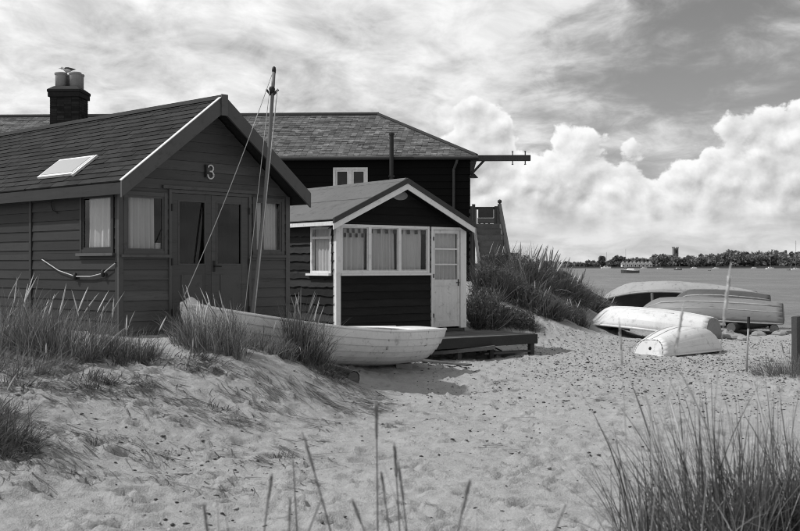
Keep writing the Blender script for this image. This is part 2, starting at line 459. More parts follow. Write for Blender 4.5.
# ------------------------------------------------------------------ terrain
CTRL = np.array([
    # open sand
    (0, 6.8, .04), (2, 7, .05), (4, 7, .08), (0, 9, 0), (3, 9, 0), (6, 9, .04), (.3, 12, 0), (3, 12, 0), (6, 12, .02), (.2, 14.2, 0),
    (3, 15, 0), (7, 15, .08), (.3, 17, 0), (3, 18, 0), (7, 19, 0), (.5, 19.5, 0), (3, 21, 0), (5, 22, 0), (9, 22, -.02), (11, 16, .1),
    # rise the photographer stands on
    (0, 3, .5), (3, 3, .5), (-3, 3, .5), (0, -6, .6), (8, -6, .6), (-8, -6, .7), (1.7, 5, .38), (2.6, 5, .5), (0, 4.8, .27), (-1.5, 4.8, .25),
    (-2.6, 6, .16), (5, 5, .4), (8, 5, .4),
    # beach down to the water
    (5.2, 25.5, 0), (7, 25, 0), (10, 27, -.03), (6, 29, .1), (9, 31, -.02), (7, 33.5, 0), (12, 33, -.2), (9, 37, -.28), (16, 28, -.15), (20, 20, -.05),
    (13, 40, -.75), (5, 42, -.35), (8, 45, -.95), (20, 40, -1.0), (-2, 46, .3), (-15, 46, .5), (24, 30, -.7),
    # dune with scrub to the right of the deck
    (2.4, 23.4, .12), (2.3, 25.2, .8), (2.0, 28, 1.25), (3.5, 25.6, .55), (3.7, 28, 1.25), (4.5, 26.8, .35), (4.9, 29, .75), (6.0, 31, .35),
    (4.5, 32, .95), (1.5, 33, 1.2), (3, 37, .5),
    # behind the huts
    (-1, 22.5, .4), (-2, 25.5, .6), (-5, 25, .75), (-10, 25, .75), (0, 30, .9), (-8, 32, .75), (-16, 30, .8), (-16, 18, .85),
    # left dune in front of the hut
    (-3.7, 14, .80), (-2.7, 15, .76), (-1.9, 15.6, .66), (-1.45, 16.6, .36), (-1.6, 18.5, .3), (-3, 17.5, .75), (-5, 17, .85), (-8, 14, .85),
    (-3, 13, .77), (-4.2, 12.5, .80), (-5.5, 13, .84), (-2.2, 13.2, .74), (-1.7, 14.2, .64), (-1.2, 14.7, .47), (-.95, 13.6, .30), (-.5, 14.8, .07),
    (-.38, 13.6, .03), (-1.0, 12.4, .15), (-.6, 11.8, .02), (-1.6, 12.5, .50), (-2.2, 11.6, .50), (-3.2, 11.2, .60), (-4.3, 11.0, .68), (-5.5, 11, .75),
    (-1.3, 10.8, .13), (-2.2, 9.8, .25), (-3.2, 9.5, .40), (-4.5, 9.4, .56), (-2, 8.3, .08), (-3.0, 8.1, .30), (-3.7, 7.8, .42), (-4.8, 7.5, .55),
    (-1, 9.3, .02), (-1, 7.5, .01), (-4, 5, .4), (-8, 8, .7), (-8, 4, .7), (-.2, 15.9, .04), (.2, 18.3, .05), (-.6, 19.2, .14),
], dtype=float)
def _tps_k(r2): return r2 * np.log(np.maximum(r2, 1e-12)) * .5
def _fit(c, lam=.02):
    n = len(c); d2 = ((c[:, None, :2] - c[None, :, :2]) ** 2).sum(-1)
    A = np.zeros((n + 3, n + 3)); A[:n, :n] = _tps_k(d2) + lam * np.eye(n)
    A[:n, n] = 1; A[:n, n + 1:] = c[:, :2]; A[n, :n] = 1; A[n + 1:, :n] = c[:, :2].T
    return np.linalg.solve(A, np.concatenate([c[:, 2], np.zeros(3)]))
_W = _fit(CTRL)
def height(X, Y):
    X = np.asarray(X, float); Y = np.asarray(Y, float); sh = X.shape
    x = np.clip(X.ravel(), -16, 22); y = np.clip(Y.ravel(), -6, 46)
    out = np.empty_like(x)
    for i in range(0, len(x), 20000):
        xs, ys = x[i:i + 20000], y[i:i + 20000]
        d2 = (xs[:, None] - CTRL[:, 0]) ** 2 + (ys[:, None] - CTRL[:, 1]) ** 2
        out[i:i + 20000] = _tps_k(d2) @ _W[:-3] + _W[-3] + _W[-2] * xs + _W[-1] * ys
    far = np.clip((Y.ravel() - 46) / 30, 0, 1)
    out = out * (1 - far) + far * -3.0
    return out.reshape(sh)
def h1(x, y): return float(height(np.array([x]), np.array([y]))[0])

def vnoise(X, Y, cell, seed):
    """smooth lattice noise in [-1,1]"""
    r = np.random.default_rng(seed); T = r.uniform(-1, 1, (257, 257))
    u, v = X / cell + 91.7, Y / cell + 47.3
    i, j = np.floor(u).astype(int), np.floor(v).astype(int)
    a, b = u - i, v - j; a = a * a * (3 - 2 * a); b = b * b * (3 - 2 * b)
    i %= 256; j %= 256
    return (T[i, j] * (1 - a) + T[i + 1, j] * a) * (1 - b) + (T[i, j + 1] * (1 - a) + T[i + 1, j + 1] * a) * b

def build_ground():
    def axis(segs):
        out = []
        for a, b, st in segs:
            n = max(1, int(round((b - a) / st))); out += list(np.linspace(a, b, n, endpoint=False))
        return np.array(out + [segs[-1][1]])
    xs = axis([(-3000, -200, 700), (-200, -30, 40), (-30, -9, 1.2), (-9, -6, .12), (-6, 8.5, .036), (8.5, 14, .11), (14, 30, 1.5), (30, 200, 40), (200, 3000, 700)])
    ys = axis([(-300, -20, 70), (-20, 3, 1.2), (3, 5.5, .1), (5.5, 10, .026), (10, 15, .040), (15, 22, .06), (22, 34, .12), (34, 50, .8), (50, 200, 25), (200, 3000, 400)])
    X, Y = np.meshgrid(xs, ys, indexing='ij')
    Z = height(X, Y)
    near = np.clip((X + 9) / 2, 0, 1) * np.clip((14 - X) / 4, 0, 1) * np.clip((Y - 4) / 1.5, 0, 1) * np.clip((36 - Y) / 8, 0, 1)
    # trampled sand: broad lumps, wind ripples and footprints
    W = vnoise(X, Y, .9, 5) * .3
    D = .020 * vnoise(X + .3 * Y, Y, .62, 1) + .014 * vnoise(X, Y, .27, 2) + .009 * vnoise(X, Y * 1.5, .13, 3)
    soft = np.clip(.55 + .6 * vnoise(X, Y, 2.6, 4), .1, 1)
    D += .010 * soft * (1 - np.abs(vnoise(X * .55 + W, Y * 1.7 + W, .21, 6)) * 2)
    r = np.random.default_rng(3)
    D += .007 * vnoise(X, Y * 1.3, .07, 8) + .012 * soft * (np.abs(vnoise(X + W, Y * 1.4, .16, 9)) - .4)
    for k in range(4200):
        cx = r.uniform(-4.5, 7.5); cy = 6.0 + 20 * r.random() ** 1.5
        zb = 1.0
        a = r.uniform(0, pi) if r.random() < .5 else r.normal(.9, .3)
        L = r.uniform(.06, .15); wd = L * r.uniform(.38, .7); dep = r.uniform(.016, .046)
        i0, i1 = np.searchsorted(xs, (cx - .5, cx + .5)); j0, j1 = np.searchsorted(ys, (cy - .5, cy + .5))
        dx, dy = X[i0:i1, j0:j1] - cx, Y[i0:i1, j0:j1] - cy
        u = (dx * cos(a) + dy * sin(a)) / L; v = (-dx * sin(a) + dy * cos(a)) / wd
        q = u * u + v * v
        D[i0:i1, j0:j1] += -dep * np.exp(-q ** 4 * .8) * (.75 + .5 * np.clip(u, -1, 1)) + dep * .55 * np.exp(-((np.sqrt(q) - 1.28) / .22) ** 2) * (1 - .6 * np.clip(u, -1, 1))
    D = .060 * np.tanh(D / .060)
    Z = Z + D * near * (1.1 - .25 * np.clip(-X / 3, 0, 1) * np.clip((Y - 8.5) / 2, 0, 1))
    global GXS, GYS, GZ
    GXS, GYS, GZ = xs, ys, Z
    n, k = X.shape
    V = np.stack([X, Y, Z], -1).reshape(-1, 3)
    I = np.arange(n * k).reshape(n, k)
    F = np.stack([I[:-1, :-1], I[1:, :-1], I[1:, 1:], I[:-1, 1:]], -1).reshape(-1, 4)
    o = np_obj('ground', V, F, sand_mat(), smooth=True)
    tag(o, 'pale trampled sand of the beach and dunes', kind='structure')
build_ground()

def surf(X, Y):
    """height of the trampled surface itself"""
    i = np.clip(np.searchsorted(GXS, X) - 1, 0, len(GXS) - 2); j = np.clip(np.searchsorted(GYS, Y) - 1, 0, len(GYS) - 2)
    a = (X - GXS[i]) / (GXS[i + 1] - GXS[i]); b = (Y - GYS[j]) / (GYS[j + 1] - GYS[j])
    return (GZ[i, j] * (1 - a) + GZ[i + 1, j] * a) * (1 - b) + (GZ[i, j + 1] * (1 - a) + GZ[i + 1, j + 1] * a) * b
WATER_Z = -.35
w = MB(); w.poly([(-3200, 30, WATER_Z), (3200, 30, WATER_Z), (3200, 3000, WATER_Z), (-3200, 3000, WATER_Z)])
tag(w.build('water', water_mat()), 'rippled grey harbour water beyond the beach', kind='structure')

# ------------------------------------------------------------------ carpentry helpers (local frame: x along the front, y back, z up)
def front(u, out, z): return (u, -out, z)
def leftside(u, out, z): return (-out, u, z)
def cut(lo, hi, holes):
    """[lo,hi] minus the holes"""
    res = [(lo, hi)]
    for a, b in holes:
        nx = []
        for p, q in res:
            if b <= p or a >= q: nx.append((p, q)); continue
            if a - p > .015: nx.append((p, a))
            if q - b > .015: nx.append((b, q))
        res = nx
    return res
def board_wall(parent, place, z0, z1, lim, holes, pitch, thick, m, name='board', waney=0.0, lap=.012, split=None):
    """lap boards, each an object; lim(z)->(u0,u1); holes (u0,u1,z0,z1)"""
    n = int(math.ceil((z1 - z0) / pitch))
    for k in range(n):
        za, zb = z0 + k * pitch, min(z0 + (k + 1) * pitch, z1)
        cuts = sorted({za, zb} | {h for q in holes for h in q[2:4] if za + .01 < h < zb - .01})
        for ca, cb in zip(cuts[:-1], cuts[1:]):
            mid = (ca + cb) / 2
            hs = [(q[0], q[1]) for q in holes if q[2] < mid < q[3]]
            la, lb = lim(ca), lim(cb)
            if la[1] - la[0] < .06: continue
            full = max(la[0], 0) if False else la[0]
            for p, q in cut(la[0], la[1], hs):
                segs = [(p, q)]
                if split:
                    for s_ in split:
                        segs = [z for a, b in segs for z in ([(a, s_ - .0015), (s_ + .0015, b)] if a + .1 < s_ < b - .1 else [(a, b)])]
                for p2, q2 in segs:
                    pu = lb[0] if abs(p2 - la[0]) < 1e-6 else p2
                    qu = lb[1] if abs(q2 - la[1]) < 1e-6 else q2
                    if qu - pu < .01: pu = qu = (p2 + q2) / 2; pu -= .004; qu += .004
                    t0 = thick + (lap if ca == za else lap * (zb - ca) / pitch); t1 = thick + lap * (zb - cb) / pitch
                    mb = MB()
                    if waney:
                        N = max(2, int((q2 - p2) / .12)); rows = []
                        zz = [ca + random.uniform(-waney, waney * .4) for _ in range(N + 1)]
                        ring = []
                        for i in range(N + 1):
                            f = i / N
                            ul, uu = p2 + (q2 - p2) * f, pu + (qu - pu) * f
                            ring.append([place(ul, t0 + random.uniform(-.004, .006), zz[i]), place(ul, .002, zz[i] + .004), place(uu, .002, cb - .002), place(uu, t1, cb - .002)])
                        mb.grid(ring, True)
                        mb.f.append((0, 1, 2, 3)); e = len(mb.v) - 4; mb.f.append((e + 3, e + 2, e + 1, e))
                    else:
                        mb.hexa([place(p2, t0, ca + .002), place(q2, t0, ca + .002), place(q2, .001, ca + .002), place(p2, .001, ca + .002),
                                 place(pu, t1, cb), place(qu, t1, cb), place(qu, .001, cb), place(pu, .001, cb)])
                    mb.build(name, m, parent)
def wall_panel(parent, place, z0, z1, lim, holes, m, t=.045, name='wall_panel'):
    zs = sorted({z0, z1} | {h for q in holes for h in q[2:4] if z0 < h < z1})
    mb = MB()
    for za, zb in zip(zs[:-1], zs[1:]):
        hs = [(q[0], q[1]) for q in holes if q[2] < (za + zb) / 2 < q[3]]
        la, lb = lim(za), lim(zb)
        for p, q in cut(la[0], la[1], hs):
            pu = lb[0] if abs(p - la[0]) < 1e-6 else p
            qu = lb[1] if abs(q - la[1]) < 1e-6 else q
            mb.hexa([place(p, 0, za), place(q, 0, za), place(q, -t, za), place(p, -t, za), place(pu, 0, zb), place(qu, 0, zb), place(qu, -t, zb), place(pu, -t, zb)])
    return mb.build(name, m, parent)
def pbox(mb, place, u0, u1, o0, o1, z0, z1):
    a = place(u0, o0, z0); b = place(u1, o1, z1)
    return mb.box([min(p, q) for p, q in zip(a, b)], [max(p, q) for p, q in zip(a, b)])
def frame_bars(place, u0, u1, z0, z1, w, o0, o1, mull=(), trans=(), mw=.03, sides=(1, 1, 1, 1)):
    mb = MB()
    pbox(mb, place, u0, u0 + w, o0, o1, z0, z1); pbox(mb, place, u1 - w, u1, o0, o1, z0, z1)
    pbox(mb, place, u0 + w, u1 - w, o0, o1 - .002, z0, z0 + w); pbox(mb, place, u0 + w, u1 - w, o0, o1 - .002, z1 - w, z1)
    for a in mull: pbox(mb, place, a - mw / 2, a + mw / 2, o0, o1 - .004, z0 + w, z1 - w)
    for a in trans: pbox(mb, place, u0 + w, u1 - w, o0, o1 - .006, a - mw / 2, a + mw / 2)
    return mb
def curtain(place, u0, u1, z0, z1, out, folds=9, amp=.018, seed=0, gather=1.0):
    r = random.Random(seed); n = folds * 8
    ph = [r.uniform(0, 6.28) for _ in range(4)]
    P = []
    for k in range(9):
        f = k / 8; z = z1 + (z0 - z1) * f; row = []
        for i in range(n + 1):
            s = i / n
            ss = s + .006 * sin(9 * s + ph[0]) * f
            u = u0 + (u1 - u0) * ss
            o = out + amp * (.6 + .5 * f) * (sin(2 * pi * folds * s + ph[1] + .8 * sin(5 * s + ph[2])) + .35 * sin(4.3 * pi * folds * s + ph[3]))
            row.append(place(u, o, z))
        P.append(row)
    return MB().grid(P)
def pane_box(place, u0, u1, z0, z1, out, t=.005):
    mb = MB(); pbox(mb, place, u0, u1, out - t, out, z0, z1); return mb

# ------------------------------------------------------------------ dark painted hut with the number
H1 = thing('beach_hut', 'dark painted beach hut with a shingle roof and the number 3 on its gable', 'beach hut', (-3.71, 14.0, .70), R(47.6))
def build_hut_one():
    z = lambda w: w - .70
    W, LEN = 2.95, 5.75
    ZE, ZA = z(2.80), z(3.98)            # underside line of the roof at wall and apex
    sl = (ZA - ZE) / (W / 2)
    gab = lambda zz: (0.0, W) if zz <= ZE else ((zz - ZE) / sl, W - (zz - ZE) / sl)
    lwin = (.05, .74, z(1.90), z(2.74)); door = (.77, 2.22, z(.72), z(2.80)); rwin = (2.25, 2.86, z(1.91), z(2.76))
    swin = (.09, .92, z(1.92), z(2.74))
    holes = [lwin, door, rwin]
    wall_panel(H1, front, -.25, ZA, gab, holes, PAINT)
    board_wall(H1, front, -.25, ZA, gab, holes, .138, .008, PAINT, lap=.014)
    flat = lambda zz: (.046, LEN)
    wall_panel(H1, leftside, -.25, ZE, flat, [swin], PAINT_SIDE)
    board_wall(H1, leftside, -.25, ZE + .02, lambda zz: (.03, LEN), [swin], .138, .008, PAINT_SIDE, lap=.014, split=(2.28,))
    # far side, back, floor, closed so that the inside is dark
    mb = MB(); mb.box((W - .05, .05, -.25), (W, LEN, ZE)); mb.build('side_wall', PAINT, H1)
    mb = MB(); mb.hexa([(.05, LEN - .05, -.25), (W - .05, LEN - .05, -.25), (W - .05, LEN, -.25), (.05, LEN, -.25),
                        (.05, LEN - .05, ZE), (W - .05, LEN - .05, ZE), (W - .05, LEN, ZE), (.05, LEN, ZE)])
    mb.hexa([(0, LEN - .05, ZE), (W, LEN - .05, ZE), (W, LEN, ZE), (0, LEN, ZE), (W / 2 - .02, LEN - .05, ZA), (W / 2 + .02, LEN - .05, ZA), (W / 2 + .02, LEN, ZA), (W / 2 - .02, LEN, ZA)])
    mb.build('back_wall', PAINT, H1)
    mb = MB(); mb.box((.06, .06, -.05), (W - .06, LEN - .06, 0)); mb.build('floor', INSIDE, H1)
    mb = MB(); mb.box((.05, 1.5, 0), (W - .05, 1.53, ZE)); mb.build('partition', INSIDE, H1)
    # corner boards and the cover strip half way along the side
    for pl, u0, u1 in ((front, -.028, .045), (front, W - .05, W + .028)):
        mb = MB(); pbox(mb, pl, u0, u1, .004, .030, -.25, ZE - .005); mb.build('corner_board', PAINT_TRIM, H1)
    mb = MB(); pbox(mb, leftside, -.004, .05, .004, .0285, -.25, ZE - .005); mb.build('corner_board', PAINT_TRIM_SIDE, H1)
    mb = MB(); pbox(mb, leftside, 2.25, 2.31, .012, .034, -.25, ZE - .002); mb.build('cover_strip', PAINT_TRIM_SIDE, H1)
    # windows
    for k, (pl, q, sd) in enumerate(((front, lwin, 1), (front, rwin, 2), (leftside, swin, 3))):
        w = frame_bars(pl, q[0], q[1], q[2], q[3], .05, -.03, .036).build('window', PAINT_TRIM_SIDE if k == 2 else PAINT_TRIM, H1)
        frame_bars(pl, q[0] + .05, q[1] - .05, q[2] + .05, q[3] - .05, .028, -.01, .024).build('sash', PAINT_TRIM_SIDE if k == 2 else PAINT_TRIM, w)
        pane_box(pl, q[0] + .07, q[1] - .07, q[2] + .07, q[3] - .07, .008).build('pane', GLASS, w)
        a, b = q[0] + .06, q[1] - .06
        if k == 0: curtain(pl, a, b - .10, q[2] + .04, q[3] - .05, -.07, 5, .034, 4).build('curtain', CURTAIN, w, True)
        if k == 1:
            curtain(pl, a, a + .17, q[2] + .04, q[3] - .05, -.06, 3, .016, 5).build('curtain', CURTAIN, w, True)
            curtain(pl, a + .24, b, q[2] + .04, q[3] - .05, -.07, 4, .016, 6).build('curtain', CURTAIN, w, True)
        if k == 2: curtain(pl, a, b, q[2] + .04, q[3] - .05, -.07, 5, .030, 8).build('curtain', CURTAIN, w, True)
        mb = MB(); pbox(mb, pl, q[0] - .04, q[1] + .04, .002, .075, q[2] - .04, q[2] - .002)
        mb.build('sill', PAINT_TRIM, w)
        if k == 0:
            mb = MB(); pbox(mb, pl, b - .09, b - .015, -.12, -.02, q[2] + .051, q[2] + .16); mb.build('ornament', WHITE_OLD, w)
    # drip board above the doors
    mb = MB(); pbox(mb, front, .66, 2.30, .014, .060, z(2.805), z(2.85)); mb.build('drip_board', PAINT_TRIM, H1)
    # double doors
    fr = MB()
    pbox(fr, front, .77, .815, -.03, .034, z(.72), z(2.80)); pbox(fr, front, 2.175, 2.22, -.03, .034, z(.72), z(2.80)); pbox(fr, front, .815, 2.175, -.03, .032, z(2.755), z(2.80))
    fr.build('door_frame', PAINT_TRIM, H1)
    for k, (a, b) in enumerate(((.82, 1.492), (1.498, 2.17))):
        p0, p1, pb, pt = (a + .11, b - .10, z(1.76), z(2.655)) if k == 0 else (a + .09, b - .12, z(1.76), z(2.655))
        mb = MB()
        pbox(mb, front, a, p0, -.02, .018, z(.74), z(2.75)); pbox(mb, front, p1, b, -.02, .018, z(.74), z(2.75))
        pbox(mb, front, p0, p1, -.02, .016, pt, z(2.75)); pbox(mb, front, p0, p1, -.02, .016, z(.74), pb)
        d = mb.build('door', PAINT, H1)
        frame_bars(front, p0 - .004, p1 + .004, pb - .004, pt + .004, .02, .002, .024).build('bead', PAINT_TRIM, d)
        pane_box(front, p0 + .008, p1 - .008, pb + .008, pt - .008, -.002).build('pane', GLASS_DARK, d)
        curtain(front, p0 - .03, p1 + .03, pb - .03, pt + .03, -.09, 5, .014, 60 + k).build('curtain', NET, d, True)  # added net, put in to soften the black reflections in the door panes
        mb = MB(); pbox(mb, front, a + .16, b - .16, .0165, .026, z(.95), z(1.62)); mb.build('panel', PAINT_TRIM, d)
        if k == 1:
            mb = MB(); mb.tube([front(a + .045, .018, z(1.74)), front(a + .045, .06, z(1.74))], .010, 8); mb.tube([front(a + .045, .055, z(1.74)), front(a + .15, .055, z(1.735))], .009, 8)
            pbox(mb, front, a + .025, a + .065, .018, .024, z(1.66), z(1.82)); mb.build('handle', IRON, d)
        hg = MB()
        for hz in (1.05, 1.75, 2.5): pbox(hg, front, (.80 if k == 0 else 2.165), (.825 if k == 0 else 2.19), .0345, .041, z(hz), z(hz) + .10)
        hg.build('hinge', IRON, d)
    # roof
    E0, E1 = -.19, W + .09                       # eave lines
    YF, YB = -.40, LEN + .25
    XR = W / 2 - .05
    zt = lambda x: z(4.10) - abs(x - XR) * ((4.10 - 2.84) / (XR - E0))
    for s in (0, 1):
        x0 = E0 if s == 0 else E1
        x1 = XR
        mb = MB(); zo = zt(x0)
        mb.hexa([(x0, YF + .03, zo - .045), (x1, YF + .03, z(4.10) - .045), (x1, YB, z(4.10) - .045), (x0, YB, zo - .045),
                 (x0, YF + .03, zo - .004), (x1, YF + .03, z(4.10) - .004), (x1, YB, z(4.10) - .004), (x0, YB, zo - .004)])
        roof = mb.build('roof', FELT, H1)
        if s == 0:
            # shingles, course by course
            d = Vector((XR - E0, 0, z(4.10) - zt(E0))); sl_len = d.length; d.normalize(); nrm = Vector((-d.z, 0, d.x))
            NC, NT = 16, 18
            ex = sl_len / NC; wd = (YB - YF - .03) / NT
            meshes = []
            for v in range(5):
                jr = [random.uniform(-.006, .006) for _ in range(6)]
                m_ = MB()
                a = d * (-.012 + jr[0]); b = d * (ex * 1.12)
                n0, n1 = nrm * (.020 + jr[1] * .5), nrm * .002
                w2 = wd * .5 - .003
                a2 = d * (-.012 + jr[2])
                m_.hexa([a + Vector((0, -w2, 0)) + nrm * .003, a2 + Vector((0, w2, 0)) + nrm * .003, b + Vector((0, w2, 0)), b + Vector((0, -w2, 0)),
                         a + Vector((0, -w2, 0)) + n0, a2 + Vector((0, w2, 0)) + n0 + nrm * jr[3] * .4, b + Vector((0, w2, 0)) + n1 + nrm * .004, b + Vector((0, -w2, 0)) + n1 + nrm * .004])
                meshes.append(m_.mesh('shingle', FELT))
            for c in range(NC):
                for t in range(NT):
                    o = bpy.data.objects.new('shingle', random.choice(meshes)); C.objects.link(o); o.parent = roof
                    yy = YF + .03 + wd * (t + (.5 if c % 2 == 0 else .98))
                    if yy + wd * .5 > YB + .01: yy = YF + .03 + wd * .26; o.scale = (1, .5, 1)
                    p = Vector((E0, 0, zt(E0))) + d * (c * ex)
                    o.location = (p.x, yy, p.z + random.uniform(0, .002))
        # eave board
        mb = MB()
        xs = (x0 - .018, x0 + .012) if s == 0 else (x0 - .012, x0 + .018)
        mb.box((xs[0], YF + .002, zo - .17), (xs[1], YB, zo - .02)); mb.build('eave_board', PAINT_SIDE, H1)
        # barge board of the gable
        for yy, nm in ((YF, 'barge_board'), (YB, 'barge_board')):
            y0, y1 = (yy - .004, yy + .028) if yy < 0 else (yy, yy + .03)
            xe = x0 + (-.03 if s == 0 else .03)
            zb_ = zt(xe)
            mb = MB()
            dz = .19
            mb.hexa([(xe, y0, zb_ - dz), (XR, y0, z(4.10) - dz * 1.12), (XR, y1, z(4.10) - dz * 1.12), (xe, y1, zb_ - dz),
                     (xe, y0, zb_ + .025), (XR, y0, z(4.10) + .03), (XR, y1, z(4.10) + .03), (xe, y1, zb_ + .025)])
            bb = mb.build(nm, PAINT_TRIM, H1)
            if s == 0:
                mb = MB(); mb.hexa([(xe, y0 - .008, zb_ + .026), (XR - .06, y0 - .008, zt(XR - .06) + .030), (XR - .06, y1 + .02, zt(XR - .06) + .030), (xe, y1 + .02, zb_ + .026),
                                    (xe, y0 - .008, zb_ + .038), (XR - .06, y0 - .008, zt(XR - .06) + .042), (XR - .06, y1 + .02, zt(XR - .06) + .042), (xe, y1 + .02, zb_ + .038)])
                mb.build('edge_strip', WHITE_OLD, bb)
    mb = MB(); mb.box((XR - .055, YF - .020, z(3.84)), (XR + .055, YF - .005, z(4.135))); mb.build('apex_block', PAINT_TRIM, H1)
    mb = MB(); mb.hexa([(XR - .10, YF + .01, z(4.06)), (XR + .10, YF + .01, z(4.06)), (XR + .10, YB, z(4.06)), (XR - .10, YB, z(4.06)),
                        (XR - .012, YF + .01, z(4.137)), (XR + .012, YF + .01, z(4.137)), (XR + .012, YB, z(4.137)), (XR - .012, YB, z(4.137))])
    mb.build('ridge_cap', FELT, H1)
    # roof light
    d = Vector((XR - E0, 0, z(4.10) - zt(E0))).normalized(); nrm = Vector((-d.z, 0, d.x))
    def rp(s_, yy, o): 
        p = Vector((E0, yy, zt(E0))) + d * s_ + nrm * o; return p
    s0, s1, y0, y1 = SKY_S0, SKY_S1, SKY_Y0, SKY_Y1
    def slab(a, b, c, e, lo, hi):
        return MB().hexa([rp(a, c, lo), rp(b, c, lo), rp(b, e, lo), rp(a, e, lo), rp(a, c, hi), rp(b, c, hi), rp(b, e, hi), rp(a, e, hi)])
    fr = MB()
    for q in ((s0, s0 + .05, y0, y1), (s1 - .05, s1, y0, y1), (s0 + .05, s1 - .05, y0, y0 + .05), (s0 + .05, s1 - .05, y1 - .05, y1)):
        t = slab(*q, .02, .055); n = len(fr.v); fr.v += t.v; fr.f += [tuple(i + n for i in f) for f in t.f]
    rl = fr.build('roof_light', WHITE_OLD, H1)
    slab(s0 + .045, s1 - .045, y0 + .045, y1 - .045, .040, .062).build('pane', mat('roof_light_sky_tone', .36, .10, .05, 3, fine=.03, bump=.02, spec=.9), rl)  # opaque pane: bright sky reflection painted into its pale base colour
    slab(s0 - .02, s1 + .01, y0 - .055, y0 - .004, .02, .05).build('flashing', WHITE_OLD, rl)
    # the figure 3: two bent strokes of pale cord
    c = lambda a, r, ox, oz: (ox + r * cos(a), oz + r * sin(a))
    pts = []
    cx, cz = 1.475, z(3.085)
    for k in range(12): pts.append(c(R(155 - k * 23), .045, cx, cz + .046))
    low = [c(R(100 - k * 23), .052, cx, cz - .049) for k in range(13)]
    # on the board face, with a bead at each nail
    mb = MB()
    for strip in (pts[:11], low):
        q = [(p[0], -.034, p[1]) for p in strip]
        mb.tube(q, .010, 8)
        for p in q: mb.lathe([(.003, -.012), (.012, -.006), (.0145, 0), (.012, .006), (.003, .012)], p, 8)
    mb.build('number_three', WHITE_OLD, H1, True)
    mb = MB(); mb.box((cx - .098, -.048, z(3.00)), (cx - .072, -.022, z(3.18))); mb.build('number_batten', IRON, H1)
    # cable hanging under the eave
    mb = MB(); mb.tube([(-.03, 1.62, z(2.77)), (-.04, 1.66, z(2.70)), (-.035, 1.665, z(2.60)), (-.04, 1.62, z(2.53)), (-.03, 1.52, z(2.49))], .008, 6); mb.build('cable', IRON, H1)
SKY_S0, SKY_S1, SKY_Y0, SKY_Y1 = .24, .70, 1.13, 2.08
build_hut_one()

# rope hung along the side of the dark hut
def world_of(o, p):
    M = Matrix.Translation(o.location) @ Matrix.Rotation(o.rotation_euler.z, 4, 'Z'); return M @ Vector(p)
def rope_swag():
    ctrl = [(-.045, 1.92, 1.14), (-.05, 1.45, .98), (-.055, 1.0, .90), (-.055, .62, .90), (-.055, .30, .945), (-.045, .02, 1.08)]
    pts = []
    for i in range(len(ctrl) - 1):
        for k in range(5):
            f = k / 5; pts.append(Vector(ctrl[i]).lerp(Vector(ctrl[i + 1]), f))
    pts.append(Vector(ctrl[-1]))
    base = world_of(H1, ctrl[0])
    t = thing('rope', 'pale rope with two floats hung along the side of the dark hut', 'rope', base, R(47.6))
    loc = [p - Vector(ctrl[0]) for p in pts]
    MB().tube(loc, .0075, 7).build('cord', ROPE, t, True)
    for p in (ctrl[2], ctrl[4]):
        q = Vector(p) - Vector(ctrl[0])
        MB().lathe([(.010, -.05), (.026, -.04), (.030, 0), (.026, .04), (.010, .05)], q, 10).build('float', IRON, t, True)
    for p in (ctrl[0], ctrl[-1]):
        q = Vector(p) - Vector(ctrl[0])
        MB().tube([q + Vector((.035, 0, .0)), q + Vector((-.012, 0, .012))], .007, 6).build('hook', IRON, t)
rope_swag()

